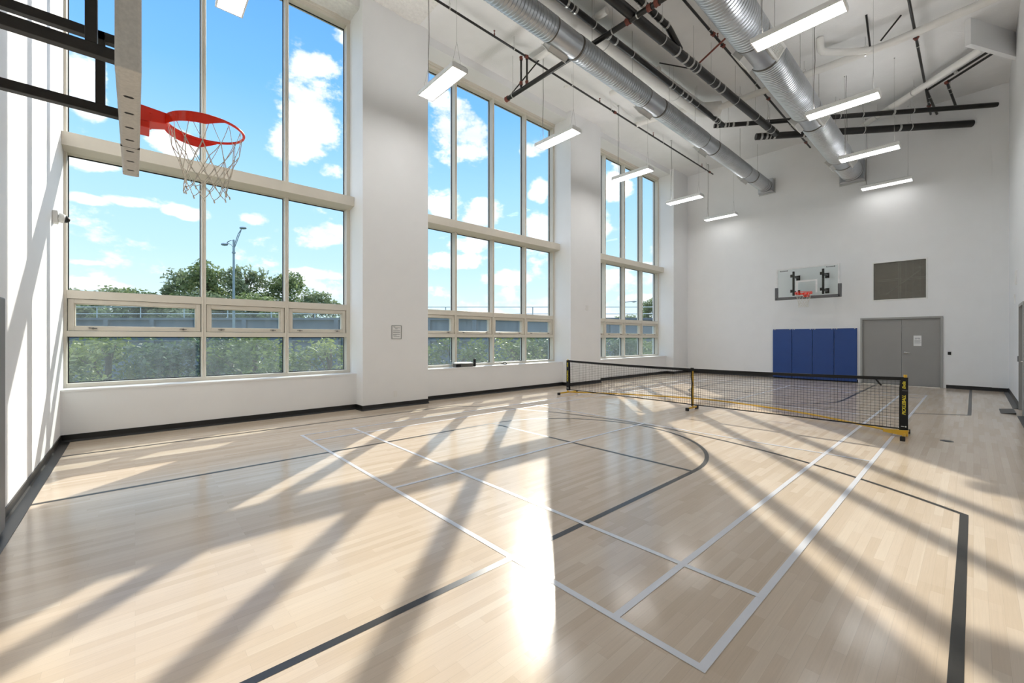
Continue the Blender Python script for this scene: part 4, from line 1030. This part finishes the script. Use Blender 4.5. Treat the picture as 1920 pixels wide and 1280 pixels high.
# cumulus: (unit direction, half width, half height) in radians
CL = [((0.2553, 0.8524, 0.4562), 0.0614, 0.0886), ((0.2387, 0.8893, 0.39), 0.0543, 0.0482), ((0.302, 0.8902, 0.341), 0.0279, 0.0203), ((0.2564, 0.8243, 0.5049), 0.0461, 0.0346), ((-0.0623, 0.9166, 0.3949), 0.0263, 0.0563), ((-0.0573, 0.9277, 0.3689), 0.0239, 0.0478), ((-0.056, 0.9558, 0.2885), 0.0316, 0.0197), ((0.0498, 0.9386, 0.3415), 0.0343, 0.0236), ((-0.057, 0.9718, 0.2287), 0.0341, 0.009), ((-0.0088, 0.9722, 0.2341), 0.0379, 0.0095), ((0.1738, 0.9555, 0.2385), 0.0291, 0.017), ((0.0799, 0.97, 0.2294), 0.0432, 0.0136), ((0.3034, 0.9269, 0.221), 0.0577, 0.0236), ((0.2781, 0.939, 0.2021), 0.039, 0.0182), ((0.296, 0.9448, 0.1403), 0.0661, 0.0132), ((-0.0676, 0.9936, 0.0902), 0.1119, 0.0102), ((-0.0673, 0.9896, 0.1269), 0.0304, 0.0061), ((0.4883, 0.7449, 0.4546), 0.0544, 0.0776), ((0.5369, 0.7316, 0.4202), 0.0451, 0.0451), ((0.5151, 0.803, 0.2997), 0.0498, 0.036), ((0.5912, 0.7541, 0.286), 0.0562, 0.0365), ((0.6768, 0.6554, 0.3354), 0.0276, 0.0276), ((0.6924, 0.6739, 0.2577), 0.0397, 0.0397), ((0.5618, 0.8075, 0.1797), 0.0861, 0.023), ((0.6636, 0.734, 0.1443), 0.1019, 0.0204), ((0.5777, 0.7871, 0.2161), 0.0571, 0.02), ((0.7815, 0.5248, 0.3375), 0.0349, 0.0403), ((0.7702, 0.5105, 0.3823), 0.0263, 0.0329), ((0.8186, 0.5569, 0.1403), 0.0566, 0.017), ((0.8475, 0.5056, 0.1617), 0.0416, 0.0139), ((0.6448, 0.6438, 0.4119), 0.0321, 0.0187), ((0.8553, 0.5103, 0.0901), 0.056, 0.014), ((0.3377, 0.7683, 0.5438), 0.0703, 0.0703), ((0.4113, 0.8284, 0.3803), 0.0786, 0.1047), ((0.7561, 0.6003, 0.2606), 0.056, 0.084)]
tot = None
for (dx, dy, dz), hw_, hh_ in CL:
    d_ = Vector((dx, dy, dz)).normalized(); r_ = d_.cross(Vector((0, 0, 1))).normalized(); u_ = r_.cross(d_)
    a_ = math_('MULTIPLY', dot_(tuple(r_)), 1/hw_); b_ = math_('MULTIPLY', dot_(tuple(u_)), 1/hh_)
    q_ = math_('ADD', math_('MULTIPLY', a_, a_), math_('MULTIPLY', b_, b_))
    v_ = math_('SUBTRACT', 1.0, q_)
    front = math_('GREATER_THAN', dot_(tuple(d_)), .3)
    v_ = math_('MULTIPLY_ADD', math_('ADD', v_, 3), front, -3.0)
    tot = v_ if tot is None else math_('MAXIMUM', tot, v_)
# thin cloud near the horizon and scattered wisps
nz2 = N('ShaderNodeTexNoise'); nz2.inputs['Scale'].default_value = 3.2; nz2.inputs['Detail'].default_value = 7; nz2.inputs['Roughness'].default_value = .6
mp2 = N('ShaderNodeMapping'); mp2.inputs['Scale'].default_value = (1, 1, 5.5); mp2.inputs['Location'].default_value = (.3, .7, .15); L(tc.outputs['Generated'], mp2.inputs[0]); L(mp2.outputs[0], nz2.inputs['Vector'])
low = N('ShaderNodeMapRange'); low.inputs['From Min'].default_value = .02; low.inputs['From Max'].default_value = .42; low.inputs['To Min'].default_value = -.5; low.inputs['To Max'].default_value = -2.2; L(sep.outputs['Z'], low.inputs['Value'])
wis = math_('ADD', math_('MULTIPLY', nz2.outputs['Fac'], 2.0), low.outputs[0])
tot = math_('MAXIMUM', math_('MAXIMUM', tot, -1.5), math_('SUBTRACT', wis, .15))
den = math_('ADD', tot, math_('MULTIPLY', math_('SUBTRACT', nz1.outputs['Fac'], .5), 5.5))
mask = N('ShaderNodeMapRange'); mask.interpolation_type = 'SMOOTHSTEP'; mask.inputs['From Min'].default_value = -.05; mask.inputs['From Max'].default_value = .75; L(den, mask.inputs['Value'])
shade = N('ShaderNodeMapRange'); shade.inputs['From Min'].default_value = .25; shade.inputs['From Max'].default_value = .7; L(nz2.outputs['Fac'], shade.inputs['Value'])
cc = N('ShaderNodeMix'); cc.data_type = 'RGBA'; L(shade.outputs[0], cc.inputs[0]); cc.inputs[6].default_value = (1.2, 1.2, 1.2, 1); cc.inputs[7].default_value = lin((.90, .935, .98))+(1,)
mixc = N('ShaderNodeMix'); mixc.data_type = 'RGBA'; L(mask.outputs[0], mixc.inputs[0]); L(ramp.outputs[0], mixc.inputs[6]); L(cc.outputs[2], mixc.inputs[7])
# added glow to brighten the room, above the sky the windows show
zen = N('ShaderNodeMapRange'); zen.inputs['From Min'].default_value = .66; zen.inputs['From Max'].default_value = .82; zen.inputs['To Min'].default_value = 0; zen.inputs['To Max'].default_value = ZENITH_FILL; L(sep.outputs['Z'], zen.inputs['Value'])
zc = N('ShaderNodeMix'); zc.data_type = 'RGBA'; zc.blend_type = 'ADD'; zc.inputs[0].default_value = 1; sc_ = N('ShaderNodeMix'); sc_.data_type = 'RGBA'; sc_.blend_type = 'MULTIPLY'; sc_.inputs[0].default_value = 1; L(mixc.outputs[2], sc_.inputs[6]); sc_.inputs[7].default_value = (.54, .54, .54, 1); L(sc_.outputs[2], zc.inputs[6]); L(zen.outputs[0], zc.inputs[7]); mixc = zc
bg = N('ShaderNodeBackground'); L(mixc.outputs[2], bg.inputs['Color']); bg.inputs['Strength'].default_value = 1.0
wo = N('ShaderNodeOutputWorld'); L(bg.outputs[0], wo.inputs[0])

cam = bpy.data.cameras.new('camera'); co = bpy.data.objects.new('camera', cam); COL.objects.link(co)
co.location = (0, 0, 1.491); cam.sensor_width = 36; cam.sensor_fit = 'HORIZONTAL'; cam.lens = 782.02/1920*36
cam.shift_y = -6/1920; cam.clip_start = .02; cam.clip_end = 500
co.rotation_euler = (PI/2, 0, -math.atan2(.6705, .7419))
S.camera = co
vs = S.view_settings; vs.view_transform = 'Standard'; vs.look = 'None'; vs.gamma = 1; vs.use_curve_mapping = False; vs.exposure = 1.2
S.display_settings.display_device = 'sRGB'
cy_ = S.cycles; cy_.use_denoising = True; cy_.max_bounces = 10; cy_.diffuse_bounces = 5; cy_.glossy_bounces = 4; cy_.transmission_bounces = 6; cy_.transparent_max_bounces = 24
cy_.sample_clamp_indirect = 8; cy_.caustics_reflective = False; cy_.caustics_refractive = False
